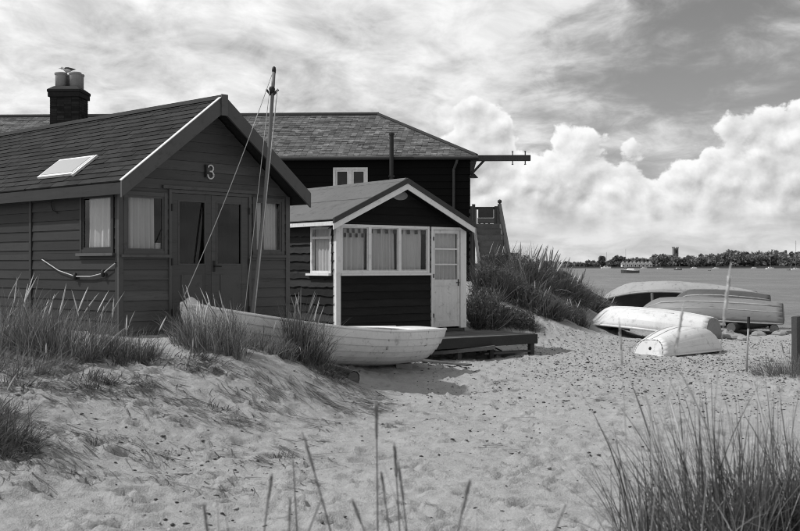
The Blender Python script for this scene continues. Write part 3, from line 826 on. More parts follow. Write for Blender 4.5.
# ------------------------------------------------------------------ black boarded hut with white trim
H2 = thing('beach_hut', 'small black boarded beach hut with white window frames and a white half-glazed door', 'beach hut', (-1.19, 20.03, .45), R(37.1))
def build_hut_two():
    z = lambda w: w - .45
    W, LEN = 3.15, 6.0
    E0, E1, XR = -.22, 3.21, 1.49
    ZA, ZEV = z(3.44), z(2.63)
    k_ = (ZA - ZEV) / (XR - E0)
    zt = lambda x: ZA - abs(x - XR) * k_
    under = lambda x: zt(x) - .06
    ZW = under(0)
    ZW2 = under(W)
    def gab(zz):
        a = 0.0 if zz <= ZW else XR - (ZA - .06 - zz) / k_
        b = W if zz <= ZW2 else XR + (ZA - .06 - zz) / k_
        return (max(a, 0), min(b, W))
    winF = (.06, 2.21, z(1.60), z(2.535)); door = (2.255, 3.08, z(.47), z(2.53))
    swin = (.15, .88, z(1.60), z(2.50))
    holes = [winF, door]
    wall_panel(H2, front, -.1, ZA - .07, gab, holes, BLACKBOARD)
    board_wall(H2, front, -.1, ZA - .07, gab, holes, .150, .010, BLACKBOARD, lap=.020, waney=.006)
    wall_panel(H2, leftside, -.1, ZW - .005, lambda q: (.046, LEN), [swin], BLACKBOARD)
    board_wall(H2, leftside, -.1, ZW - .005, lambda q: (.04, LEN), [swin], .165, .010, mat("waney_black_board", .030, .75, .5, 3, (1.5, .5, 4), .35, 50, .6, 50, .1, .5), lap=.034, waney=.022)
    mb = MB(); mb.box((W - .05, .05, -.1), (W, LEN, ZW2)); mb.build('side_wall', BLACKBOARD, H2)
    mb = MB(); mb.box((.05, LEN - .05, -.1), (W - .05, LEN, ZW)); mb.hexa([(.05, LEN - .05, ZW), (W - .05, LEN - .05, ZW2), (W - .05, LEN, ZW2), (.05, LEN, ZW), (XR - .02, LEN - .05, ZA - .08), (XR + .02, LEN - .05, ZA - .08), (XR + .02, LEN, ZA - .08), (XR - .02, LEN, ZA - .08)])
    mb.build('back_wall', BLACKBOARD, H2)
    mb = MB(); mb.box((.06, .06, -.02), (W - .06, LEN - .06, .02)); mb.build('floor', INSIDE, H2)
    mb = MB(); mb.box((.06, 1.6, .02), (W - .06, 1.63, ZW)); mb.build('partition', INSIDE, H2)
    # white corner posts
    mb = MB(); pbox(mb, front, -.045, .06, .004, .040, -.1, ZW - .02); mb.build('corner_post', WHITE, H2)
    mb = MB(); pbox(mb, leftside, -.002, .06, .004, .042, -.1, ZW - .02); mb.build('corner_post', WHITE_OLD, H2)
    mb = MB(); pbox(mb, front, 3.08, W + .03, .004, .045, z(.47), z(2.52)); mb.build('corner_post', WHITE, H2)
    # front window: three lights
    u0, u1, z0, z1 = winF
    m1, m2 = .735, 1.46
    mb = MB()
    pbox(mb, front, u0 + .0, u0 + .035, -.03, .046, z0, z1); pbox(mb, front, u1 - .05, u1, -.03, .044, z0, z1)
    for a in (m1, m2): pbox(mb, front, a - .032, a + .032, -.03, .042, z0 + .045, z1 - .05)
    pbox(mb, front, u0 + .035, u1 - .05, -.03, .040, z1 - .05, z1)
    pbox(mb, front, u0 + .035, u1 - .05, -.03, .040, z0, z0 + .045)
    w = mb.build('window', WHITE, H2)
    mb = MB(); pbox(mb, front, u0 - .0, u1 + .03, .005, .085, z0 - .045, z0 - .002); mb.build('sill', WHITE, w)
    edges = [(u0 + .035, m1 - .032), (m1 + .032, m2 - .032), (m2 + .032, u1 - .05)]
    for i, (a, b) in enumerate(edges):
        frame_bars(front, a + .002, b - .002, z0 + .047, z1 - .052, .018, -.005, .022).build('sash', WHITE_OLD, w)
        pane_box(front, a + .012, b - .012, z0 + .055, z1 - .06, .008).build('pane', GLASS, w)
        if i == 1:
            curtain(front, a + .0, a + .36, z0 + .03, z1 - .055, -.075, 4, .040, 20).build('curtain', CURTAIN, w, True)
            curtain(front, a + .33, b - .0, z0 + .03, z1 - .055, -.10, 4, .040, 21).build('curtain', CURTAIN, w, True)
        elif i == 0: curtain(front, a, b, z0 + .03, z1 - .055, -.07, 5, .034, 23).build('curtain', CURTAIN, w, True)
        else:
            curtain(front, a, b - .06, z0 + .03, z1 - .055, -.07, 5, .036, 25).build('curtain', CURTAIN, w, True)
        r = random.Random(40 + i)
        n = 9 if i == 0 else 7
        for rw in range(2 if i == 0 else 1):
            for q in range(n):
                if (q + rw) % 2: continue
                sz = (b - a) / n
                ca = a + q * sz + r.uniform(0, .012)
                mm = MB(); pbox(mm, front, ca, ca + sz * .8, -.026, -.024, z1 - .075 - (rw + 1) * .085, z1 - .08 - rw * .085)
                mm.build('curtain_motif', CURTAIN_DARK, w)
    # side window with a top light
    u0, u1, z0, z1 = swin
    w = frame_bars(leftside, u0, u1, z0, z1, .05, -.03, .040, (), (z1 - .215,), .045).build('window', WHITE_OLD, H2)
    mb = MB(); pbox(mb, leftside, u0 - .03, u1 + .06, .046, .115, z0 - .045, z0 - .002); mb.build('sill', WHITE, w)
    pane_box(leftside, u0 + .045, u1 - .045, z0 + .045, z1 - .24, .010).build('pane', GLASS, w)
    pane_box(leftside, u0 + .045, u1 - .045, z1 - .20, z1 - .045, .010).build('pane', GLASS, w)
    curtain(leftside, u0 + .03, u1 - .03, z0 + .03, z1 - .04, -.06, 6, .015, 27).build('curtain', CURTAIN, w, True)
    # half-glazed door
    u0, u1, z0, z1 = door
    fr = MB()
    pbox(fr, front, u0, u0 + .045, -.03, .046, z0, z1); pbox(fr, front, u1 - .05, u1 - .001, -.03, .046, z0, z1); pbox(fr, front, u0 + .045, u1 - .05, -.03, .044, z1 - .055, z1)
    fr.build('door_frame', WHITE, H2)
    a, b = u0 + .052, u1 - .057
    ga, gb, gz0, gz1 = a + .06, b - .06, z(1.46), z(2.40)
    mb = MB()
    pbox(mb, front, a, ga, -.02, .016, z0 + .03, z1 - .06); pbox(mb, front, gb, b, -.02, .016, z0 + .03, z1 - .06)
    pbox(mb, front, ga, gb, -.02, .014, gz1, z1 - .06); pbox(mb, front, ga, gb, -.02, .014, gz0 - .12, gz0); pbox(mb, front, ga, gb, -.02, .003, z0 + .16, gz0 - .12); pbox(mb, front, ga, gb, -.02, .014, z0 + .03, z0 + .16)
    d = mb.build('door', WHITE_OLD, H2)
    for f in (1 / 3, 2 / 3):
        mb = MB(); zz = gz0 + (gz1 - gz0) * f; pbox(mb, front, ga, gb, -.012, .012, zz - .013, zz + .013); mb.build('glazing_bar', WHITE, d)
    for i in range(3):
        s = (gz1 - gz0) / 3; pane_box(front, ga + .002, gb - .002, gz0 + s * i + .015, gz0 + s * (i + 1) - .015, .002).build('pane', GLASS, d)
    curtain(front, ga + .01, gb - .01, gz0 - .02, gz1 + .01, -.065, 5, .030, 31).build('curtain', CURTAIN, d, True)
    mb = MB(); mb.tube([front(b - .04, .016, z(1.40)), front(b - .04, .05, z(1.40)), front(b - .12, .055, z(1.40))], .009, 8); pbox(mb, front, b - .055, b - .025, .0165, .021, z(1.33), z(1.47)); mb.build('handle', IRON, d)
    mb = MB()
    for hz in (.7, 1.5, 2.25): pbox(mb, front, a - .012, a + .012, .0465, .052, z(hz), z(hz) + .08)
    mb.build('hinge', IRON, d)
    mb = MB(); pbox(mb, front, u0 - .0, u1, -.02, .075, z(.41), z(.468)); mb.build('threshold', WOOD_DARK, H2)
    # oval plaque in the gable
    mb = MB(); n = 28; ring0, ring1, ring2 = [], [], []
    for i in range(n):
        t = 2 * pi * i / n
        ring0.append((XR - .03 + .185 * cos(t), -.012, z(3.13) + .092 * sin(t))); ring1.append((XR - .03 + .185 * cos(t), -.052, z(3.13) + .092 * sin(t))); ring2.append((XR - .03 + .160 * cos(t), -.056, z(3.13) + .072 * sin(t)))
    mb.grid([ring0, ring1, ring2], True); mb.f.append(tuple(range(2 * n, 3 * n)))
    pq = mb.build('plaque', mat('plaque_wood', .24, .6, .3, 14, fine=.25, bump=.3, spec=.3), H2)
    # roof of pale felt laid in strips
    YF, YB = -.25, LEN + .15
    for s in (0, 1):
        x0 = E0 if s == 0 else E1
        ze = zt(x0)
        mb = MB(); mb.hexa([(x0, YF + .02, ze - .05), (XR, YF + .02, ZA - .05), (XR, YB, ZA - .05), (x0, YB, ze - .05), (x0, YF + .02, ze - .012), (XR, YF + .02, ZA - .012), (XR, YB, ZA - .012), (x0, YB, ze - .012)])
        rf = mb.build('roof', WOOD_DARK, H2)
        for i, (fa, fb, o) in enumerate(((-.02, .53, .0), (.50, 1.02, .010))):
            N = 24; P = []; P2 = []
            for q in range(N + 1):
                yy = YF + .015 + (YB - YF - .02) * q / N
                wv = .006 * sin(q * 1.3 + i) + random.uniform(-.003, .003)
                xa = x0 + (XR - x0) * (fa + (wv if i else 0)); xb = x0 + (XR - x0) * min(fb, 1.0)
                P.append([(xa, yy, zt(xa) - .008 + o), (xa, yy, zt(xa) + .004 + o + abs(wv) * .8), ((xa + xb) / 2, yy, zt((xa + xb) / 2) + .004 + o * .7 + random.uniform(-.002, .003)), (xb, yy, zt(xb) + .004 + o * .4)])
            MB().grid(P).build('felt_strip', FELT_PALE, rf)
        # white eave moulding and barge boards with a dark upper edge
        mb = MB(); xx = (x0 - .02, x0 + .012) if s == 0 else (x0 - .012, x0 + .02)
        mb.box((xx[0], YF + .03, ze - .13), (xx[1], YB, ze - .055)); mb.build('eave_board', WHITE_OLD if s == 0 else WOOD_DARK, H2)
        xe = x0 + (-.025 if s == 0 else .025); zb_ = zt(xe)
        mb = MB(); mb.hexa([(xe, YF - .006, zb_ - .20), (XR, YF - .006, ZA - .20), (XR, YF + .018, ZA - .20), (xe, YF + .018, zb_ - .20), (xe, YF - .006, zb_ - .085), (XR, YF - .006, ZA - .085), (XR, YF + .018, ZA - .085), (xe, YF + .018, zb_ - .085)])
        mb.build('barge_board', WHITE, H2)
        mb = MB(); mb.hexa([(xe, YF - .024, zb_ - .083), (XR, YF - .024, ZA - .083), (XR, YF + .018, ZA - .083), (xe, YF + .018, zb_ - .083), (xe, YF - .024, zb_ + .02), (XR, YF - .024, ZA + .02), (XR, YF + .018, ZA + .02), (xe, YF + .018, zb_ + .02)])
        mb.build('edge_board', WOOD_DARK, H2)
        mb = MB(); mb.hexa([(x0, YF + .02, ze - .19), (XR, YF + .02, ZA - .19), (XR, -.03, ZA - .19), (x0, -.03, ze - .19), (x0, YF + .02, ze - .175), (XR, YF + .02, ZA - .175), (XR, -.03, ZA - .175), (x0, -.03, ze - .175)])
        mb.build('soffit', BLACKBOARD, H2)
    mb = MB(); mb.hexa([(XR - .12, YF + .02, zt(XR - .12) + .012), (XR + .12, YF + .02, zt(XR + .12) + .012), (XR + .12, YB, zt(XR + .12) + .012), (XR - .12, YB, zt(XR - .12) + .012),
                        (XR - .02, YF + .02, ZA + .026), (XR + .02, YF + .02, ZA + .026), (XR + .02, YB, ZA + .026), (XR - .02, YB, ZA + .026)]); mb.build('ridge_cap', FELT_PALE, H2)
build_hut_two()

# ------------------------------------------------------------------ timber deck before the black hut (in the hut's own directions)
def build_deck():
    t = thing('deck', 'low weathered timber deck on posts in front of the white door', 'deck', (-1.19, 20.03, 0), R(37.1))
    X0, X1, Y0, Y1, ZT = .55, 3.60, -1.64, -.09, .405
    n = 11; wy = (Y1 - Y0) / n
    for i in range(n):
        mb = MB(); a = Y0 + wy * i
        mb.box((X0 + random.uniform(-.015, .01), a + .004, ZT - .028 + random.uniform(-.002, .002)), (X1 + random.uniform(-.01, .02), a + wy - .004, ZT + random.uniform(-.002, .003)))
        mb.build('plank', WOOD_GREY, t, bevel=.003)
    mb = MB(); mb.box((X0, Y0 - .045, ZT - .19), (X1 + .02, Y0 - .002, ZT - .004)); mb.build('beam', WOOD_DARK, t, bevel=.006)
    mb = MB(); mb.box((X1 - .03, Y0, ZT - .19), (X1 + .012, Y1, ZT - .032)); mb.build('beam', WOOD_DARK, t, bevel=.006)
    mb = MB(); mb.box((X0, Y1 - .06, ZT - .19), (X1 - .04, Y1 - .01, ZT - .032)); mb.build('beam', WOOD_DARK, t)
    for xx in (.7, 1.65, 2.45, 3.52):
        for yy in (Y0 + .045, Y1 - .10):
            mb = MB(); mb.box((xx - .05, yy - .045, -.14), (xx + .05, yy + .045, ZT - .032)); mb.build('post', WOOD_DARK, t, bevel=.006)
build_deck()

# ------------------------------------------------------------------ big black house behind
def build_black_house():
    t = thing('black_house', 'long black boarded two-storey house with a hipped slate roof behind the huts', 'house', (2.12, 32.0, .8), R(-2.5))
    z = lambda w: w - .8
    XL, DEP = -19.0, 6.0
    ZE, ZR = z(5.02), z(6.74)
    win = (-4.15, -3.10, z(3.45), z(4.72))
    holes = [win]
    zs = z(.3)
    wall_panel(t, lambda u, o, q: (u, -o, q), zs, ZE, lambda q: (XL, 0), holes, TAR)
    # tarred weather boards, too dark and far to tell apart
    mb = MB(); k = zs
    while k < ZE - .02:
        zb = min(k + .21, ZE)
        for p, q in cut(XL, 0, [(win[0], win[1])] if (k + zb) / 2 > win[2] and (k + zb) / 2 < win[3] else []):
            mb.hexa([(p, -.035, k), (q, -.035, k), (q, -.001, k), (p, -.001, k), (p, -.012, zb), (q, -.012, zb), (q, -.001, zb), (p, -.001, zb)])
        k += .21
    tag(mb.build('weather_boards', TAR, t), kind='stuff')
    mb = MB(); mb.box((-.05, .05, zs), (0, DEP, ZE)); mb.box((XL, .05, zs), (XL + .05, DEP, ZE)); mb.box((XL + .05, DEP - .05, zs), (-.05, DEP, ZE)); mb.build('outer_wall', TAR, t)
    mb = MB(); mb.box((XL + .06, 1.2, zs), (-.06, 1.25, ZE)); mb.build('inner_wall', INSIDE, t)
    # casement window with two lights
    w = frame_bars(front, *win, .075, -.03, .06, ((win[0] + win[1]) / 2,), (), .10).build('window', WHITE_OLD, t)
    mid = (win[0] + win[1]) / 2
    for a, b in ((win[0] + .075, mid - .05), (mid + .05, win[1] - .075)):
        s_ = frame_bars(front, a + .003, b - .003, win[2] + .078, win[3] - .078, .045, -.01, .035).build('casement', WHITE_OLD, w)
        pane_box(front, a + .04, b - .04, win[2] + .12, win[3] - .12, .012).build('pane', GLASS_DARK, w)
    mb = MB(); pbox(mb, front, win[0] - .05, win[1] + .05, .036, .12, win[2] - .06, win[2] - .003); mb.build('sill', WHITE_OLD, w)
    # hipped slate roof
    ov = .22; HALF = DEP / 2
    yF, yB, xR_, xL_ = -ov, DEP + ov, ov, XL - ov
    zev = ZE - .02
    rise = ZR - zev; run = HALF + ov
    ra = (xR_ - run, HALF, ZR); rb = (xL_ + run, HALF, ZR)
    mb = MB()
    A, B_, C_, D_ = (xL_, yF, zev), (xR_, yF, zev), (xR_, yB, zev), (xL_, yB, zev)
    mb.poly([A, B_, ra, rb]); mb.poly([B_, C_, ra]); mb.poly([C_, D_, rb, ra]); mb.poly([D_, A, rb])
    mb.poly([D_, C_, B_, A])
    rf = mb.build('roof', SLATE, t)
    # slates of the front slope and the right hip: each one a thin leaf lying on the course below
    d = Vector((0, run, rise)); sl = d.length; d.normalize(); nrm = Vector((0, -d.z, d.y))
    v = []; f = []; ccol = []
    NC = 32; ex = sl / NC; wd = .18
    r = np.random.default_rng(5)
    for c in range(NC):
        s0 = c * ex; fr_ = s0 / sl
        x0 = xL_ + run * fr_ + .02; x1 = xR_ - run * fr_ - .02
        x = x0 - (wd / 2 if c % 2 else 0)
        while x < x1:
            a, b = max(x, x0), min(x + wd - .006, x1); x += wd
            if b - a < .03: continue
            jl, jo = r.normal(0, .006), .018 + abs(r.normal(0, .006))
            tilt = r.normal(0, .004)
            if r.random() < .02: jl -= .04
            p0 = Vector((0, yF, zev)) + d * (s0 - .03 + jl); p1 = Vector((0, yF, zev)) + d * (s0 + ex * 1.05)
            e1 = min(b, xR_ - run * min(1, (s0 + ex) / sl)); e0 = max(a, xL_ + run * min(1, (s0 + ex) / sl))
            if e1 <= e0: e0, e1 = a, min(b, a + .05)
            i = len(v)
            lo, hi = nrm * .002, nrm * jo
            v += [Vector((a, 0, 0)) + p0 + lo, Vector((b, 0, 0)) + p0 + lo + nrm * tilt, Vector((b, 0, 0)) + p0 + hi + nrm * tilt, Vector((a, 0, 0)) + p0 + hi,
                  Vector((e1, 0, 0)) + p1 + nrm * .012, Vector((e0, 0, 0)) + p1 + nrm * .012]
            f += [(i, i + 1, i + 2, i + 3), (i + 3, i + 2, i + 4, i + 5)]
    me = bpy.data.meshes.new('slates'); me.from_pydata([tuple(q) for q in v], [], f); me.materials.append(slate_mat()); me.update()
    o = bpy.data.objects.new('slates', me); C.objects.link(o); o.parent = rf; tag(o, kind='stuff')
    mb = MB(); mb.tube([(ra[0] + .05, ra[1], ZR + .02), (rb[0] - .05, rb[1], ZR + .02)], .075, 8); mb.build('ridge_tiles', WOOD_DARK, rf)
    mb = MB(); mb.tube([Vector(ra) + Vector((0, 0, .03)), Vector(B_) + Vector((-.03, .03, .05))], .06, 8); mb.build('hip_tiles', WOOD_DARK, rf)
    mb = MB(); mb.tube([(XL - .1, yF - .03, zev - .03), (xR_ + .02, yF - .03, zev - .03)], .05, 8); mb.build('gutter', WHITE_OLD if False else IRON, t)
    # pale edge of the eave
    mb = MB(); mb.box((XL - ov, yF - .012, zev + .018), (xR_, yF + .01, zev + .045)); mb.build('eave_edge', mat('lead_edge', .22, .6, .2, 3, spec=.3), rf)
    # soil pipe standing before wall and eave
    mb = MB(); px = -2.36
    mb.tube([(px, -.34, z(2.0)), (px, -.34, z(5.72))], .065, 10); mb.lathe([(.085, 0), (.085, .06)], (px, -.34, z(5.66)), 10)
    for hz in (3.2, 4.4): mb.box((px - .09, -.40, z(hz)), (px + .09, -.03, z(hz) + .05))
    mb.build('soil_pipe', IRON, t)
    # rainwater pipe
    mb = MB(); px = -.50
    mb.tube([(px + .10, -.22, zev - .07), (px + .08, -.20, zev - .16), (px, -.09, zev - .36), (px, -.09, z(1.0))], .042, 8); mb.build('rainwater_pipe', mat('pipe_paint', .05, .5, .2, 5, spec=.3), t)
    # lamp on the corner
    mb = MB(); mb.tube([(.0, -.06, z(4.55)), (.05, -.10, z(4.60)), (.09, -.12, z(4.56)), (.09, -.12, z(4.50))], .012, 6)
    mb.lathe([(.02, .12), (.05, .10), (.14, .0), (.145, -.015), (.10, -.01)], (.09, -.12, z(4.40)), 14); mb.build('wall_lamp', IRON, t)
    # hoist beam
    mb = MB(); mb.box((.0, .02, z(4.915)), (1.82, .20, z(5.085))); bm_ = mb.build('hoist_beam', WOOD_DARK, t, bevel=.01)
    for xx in (1.28, 1.66):
        mb = MB(); mb.tube([(xx, .11, z(4.80)), (xx, .11, z(5.20))], .016, 6); mb.lathe([(.03, 0), (.03, .02)], (xx, .11, z(5.19)), 8); mb.lathe([(.03, 0), (.03, .02)], (xx, .11, z(4.80)), 8); mb.build('iron_pin', IRON, bm_)
    mb = MB(); mb.bar((.02, .11, z(4.50)), (.42, .11, z(4.93)), .07, .07, (0, 1, 0)); mb.build('brace', WOOD_DARK, bm_)
    # chimney stack of dark bricks
    cx0, cx1, cy0, cy1, cz0, cz1 = -13.33, -12.40, 1.15, 2.05, z(5.4), z(7.12)
    mb = MB(); mb.box((cx0 + .012, cy0 + .012, cz0), (cx1 - .012, cy1 - .012, cz1 - .01)); st = mb.build('chimney', MORTAR, t)
    bl, bh = .2325, .0745
    rows = int((cz1 - cz0) / bh)
    bricks = {}
    def brick(lx, ly):
        key = (round(lx, 3), round(ly, 3))
        if key not in bricks: bricks[key] = MB().box((.004, .004, .004), (lx - .004, ly - .004, bh - .004)).mesh('brick', BRICKM)
        return bricks[key]
    for rw in range(rows - 22, rows):
        zz = cz0 + rw * bh
        for k in range(4):     # front face
            o = bpy.data.objects.new('brick', brick(bl, .1)); C.objects.link(o); o.parent = st
            o.location = (cx0 + k * bl, cy0 - random.uniform(0, .006), zz)
        for k in range(4):     # right face
            off = .1 if rw % 2 == 0 else .0
            y0 = cy0 + .1 + k * .2
            o = bpy.data.objects.new('brick', brick(.1, .2)); C.objects.link(o); o.parent = st
            o.location = (cx1 - .1 + random.uniform(0, .006), y0, zz)
    mb = MB(); mb.box((cx0 - .05, cy0 - .05, cz1), (cx1 + .05, cy1 + .05, cz1 + .15)); mb.box((cx0 - .07, cy0 - .07, cz1 + .152), (cx1 + .07, cy1 + .07, cz1 + .24)); mb.build('chimney_cap', BRICKM, st, bevel=.012)
    mb = MB(); mb.hexa([(cx0 - .06, cy0 - .06, cz1 + .242), (cx1 + .06, cy0 - .06, cz1 + .242), (cx1 + .06, cy1 + .06, cz1 + .242), (cx0 - .06, cy1 + .06, cz1 + .242), (cx0 + .1, cy0 + .1, cz1 + .36), (cx1 - .1, cy0 + .1, cz1 + .36), (cx1 - .1, cy1 - .1, cz1 + .36), (cx0 + .1, cy1 - .1, cz1 + .36)])
    mb.build('flaunching', mat('old_mortar', .05, .95, .3, 6, spec=.1), st)
    for i, (px, py, hh) in enumerate(((cx0 + .25, cy0 + .3, .50), (cx1 - .22, cy0 + .32, .51), (cx0 + .25, cy0 + .66, .49), (cx1 - .20, cy0 + .62, .50))):
        rr = .175 if i < 3 else .15
        MB().lathe([(rr, 0), (rr, hh * .8), (rr * 1.02, hh * .84), (rr * 1.14, hh * .87), (rr * 1.14, hh * .97), (rr * 1.04, hh), (rr * .8, hh), (rr * .78, hh * .6)], (px, py, cz1 + .32), 18).build('chimney_pot', CLAY, st, True)
    return t, (cx0 + .46, cy0 + .30, cz1 + .32 + .50)
def slate_mat():
    m = bpy.data.materials.new("lichened_slate"); m.use_nodes = True
    nt = m.node_tree; nt.nodes.clear(); g = G(nt)
    tc = g.new('ShaderNodeTexCoord'); geo = g.new('ShaderNodeNewGeometry')
    x, y, z = sepv(g, tc.outputs['Object'])
    rnd = geo.outputs['Random Per Island']
    v = g.lin(rnd, 0, 1, .065, .135)
    row = g.noise(g.xyz(g.mul(x, .35), g.mul(y, 3.0), g.mul(z, 3.0)), 2.2, 5, .65)
    v = g.mul(v, g.lin(row, .3, .7, .45, 1.7))
    lich = g.ss(g.noise(tc.outputs['Object'], 3.2, 7, .72), .53, .66)
    v = g.mix(g.mul(lich, .75), v, g.lin(rnd, 0, 1, .20, .36))
    spot = g.ss(g.noise(tc.outputs['Object'], 16, 4, .7), .58, .70)
    v = g.mix(g.mul(spot, .6), v, .32)
    v = g.m('MAXIMUM', v, .01)
    col = g.new('ShaderNodeCombineColor')
    for i in range(3): nt.links.new(v, col.inputs[i])
    b = g.new('ShaderNodeBsdfPrincipled'); b.inputs['Roughness'].default_value = .85; b.inputs['Specular IOR Level'].default_value = .12
    nt.links.new(col.outputs[0], b.inputs['Base Color'])
    out = g.new('ShaderNodeOutputMaterial'); nt.links.new(b.outputs[0], out.inputs[0])
    return m
BH, POT = build_black_house()

# ------------------------------------------------------------------ gull on the chimney pots
def build_gull():
    p = world_of(BH, POT)
    t = thing('gull', 'gull standing on the chimney pots of the black house', 'bird', (p.x - .02, p.y, p.z + .0), R(180))
    t.scale = (.82, .82, .82)
    # body: rings along the spine, beak to the right of the local axis
    ring = [(.270, .165, .004), (.262, .168, .012), (.235, .172, .022), (.215, .182, .046), (.185, .186, .052), (.155, .172, .046), (.125, .150, .055), (.06, .120, .088), (-.02, .100, .098), (-.10, .098, .082), (-.18, .108, .050), (-.25, .116, .026), (-.31, .120, .006)]
    P = []
    for x, z, r in ring:
        P.append([(x, .82 * r * cos(2 * pi * j / 12), z + r * sin(2 * pi * j / 12)) for j in range(12)])
    m = MB().grid(P, True); m.f.append(tuple(range(12))[::-1]); m.f.append(tuple(len(m.v) - 12 + j for j in range(12)))
    m.build('body', FEATHER_W, t, True)
    for s in (-1, 1):
        W = []
        for x, z, w_, th in ((.07, .150, .02, .02), (.03, .150, .055, .03), (-.08, .140, .065, .03), (-.2, .132, .045, .02), (-.30, .128, .02, .012), (-.37, .125, .004, .004)):
            W.append([(x, s * (.060 - max(0, -x) * .13) + s * th * .5 * cos(a), z + w_ * sin(a)) for a in [2 * pi * j / 8 for j in range(8)]])
        g_ = MB().grid(W, True); g_.build('wing', FEATHER_G, t, True)
        MB().tube([(0, s * .03, .05), (.005, s * .03, -.0)], .007, 6).tube([(-.01, s * .03, .004), (.05, s * .035, .004)], .008, 5).build('leg', CLAY, t)
    MB().tube([(.262, 0, .168), (.30, 0, .164), (.318, 0, .154)], [.011, .009, .002], 6).build('beak', CLAY, t)
build_gull()

# ------------------------------------------------------------------ outside stair of the black house
def build_stair():
    t = thing('outside_stair', 'steep wooden outside stair with a railed landing at the end of the black house', 'stair', (2.45, 30.9, .9), 0)
    z = lambda w: w - .9
    X0, X1 = -.30, .50
    n = 11; top = z(2.92); run = 3.4; rise = 1.95
    for s in (X0, X1 - .05):
        mb = MB(); mb.hexa([(s, -run, top - rise - .24), (s + .05, -run, top - rise - .24), (s + .05, 0, top - .24), (s, 0, top - .24), (s, -run, top - rise + .04), (s + .05, -run, top - rise + .04), (s + .05, 0, top + .04), (s, 0, top + .04)])
        mb.build('stringer', WOOD_GREY, t)
    for i in range(n):
        f = (i + .5) / n
        yy, zz = -run * f, top - rise * f
        mb = MB(); mb.box((X0 + .052, yy - .16, zz - .04), (X1 - .052, yy + .15, zz)); mb.build('tread', WOOD_GREY, t)
        mb = MB(); mb.box((X0 + .052, yy + .125, zz + .002), (X1 - .052, yy + .148, zz + rise / n - .042)); mb.build('riser', WOOD_GREY, t)
    # landing
    mb = MB(); mb.box((X0 - .1, .02, top - .14), (X1, 1.2, top)); mb.build('landing', WOOD_DARK, t)
    for xx, yy in ((X0 - .02, 1.12), (X1 - .05, 1.12), (X1 - .05, .05), (X0 + .0, .05)):
        mb = MB(); mb.box((xx - .045, yy - .045, z(.4)), (xx + .045, yy + .045, top + .62)); mb.build('post', WOOD_DARK, t)
    # back rail with panels and gaps of sky below
    mb = MB(); mb.box((X0 - .02, 1.10, top + .52), (X1, 1.16, top + .60)); mb.build('rail', WOOD_DARK, t)
    for a, b, z0, z1 in ((X0 + .10, X0 + .16, .08, .52), (X0 + .21, X1 - .13, .27, .56), (X0 + .19, X1 - .11, .10, .262), (X1 - .12, X1 - .07, .08, .52)):
        mb = MB(); mb.box((a, 1.06, top + z0), (b, 1.095, top + z1)); mb.build('panel', WOOD_GREY if z0 < .2 else WOOD_DARK, t)
    for xx in (X0 + .22, X0 + .36, X0 + .50):
        mb = MB(); mb.box((xx, 1.03, top - .0), (xx + .06, 1.055, top + .12)); mb.build('baluster', WOOD_DARK, t)
    # hand rail down the right-hand side with a ball-topped newel
    mb = MB(); mb.bar((X1 - .03, .06, top + .60), (X1 - .03, -run, top - rise + .60), .07, .10); mb.build('hand_rail', WOOD_DARK, t)
    mb = MB(); mb.bar((X1 - .03, .06, top + .32), (X1 - .03, -run, top - rise + .32), .04, .08); mb.build('hand_rail', WOOD_DARK, t)
    for f in (.33, .66, 1.0):
        mb = MB(); mb.box((X1 - .07, -run * f - .04, top - rise * f - (.2 if f < 1 else .6)), (X1 + .01, -run * f + .04, top - rise * f + .58)); mb.build('post', WOOD_DARK, t)
    MB().lathe([(.01, 0), (.05, .02), (.065, .06), (.05, .10), (.01, .12)], (X1 - .04, .05, top + .64), 10).build('ball', WOOD_DARK, t, True)
build_stair()

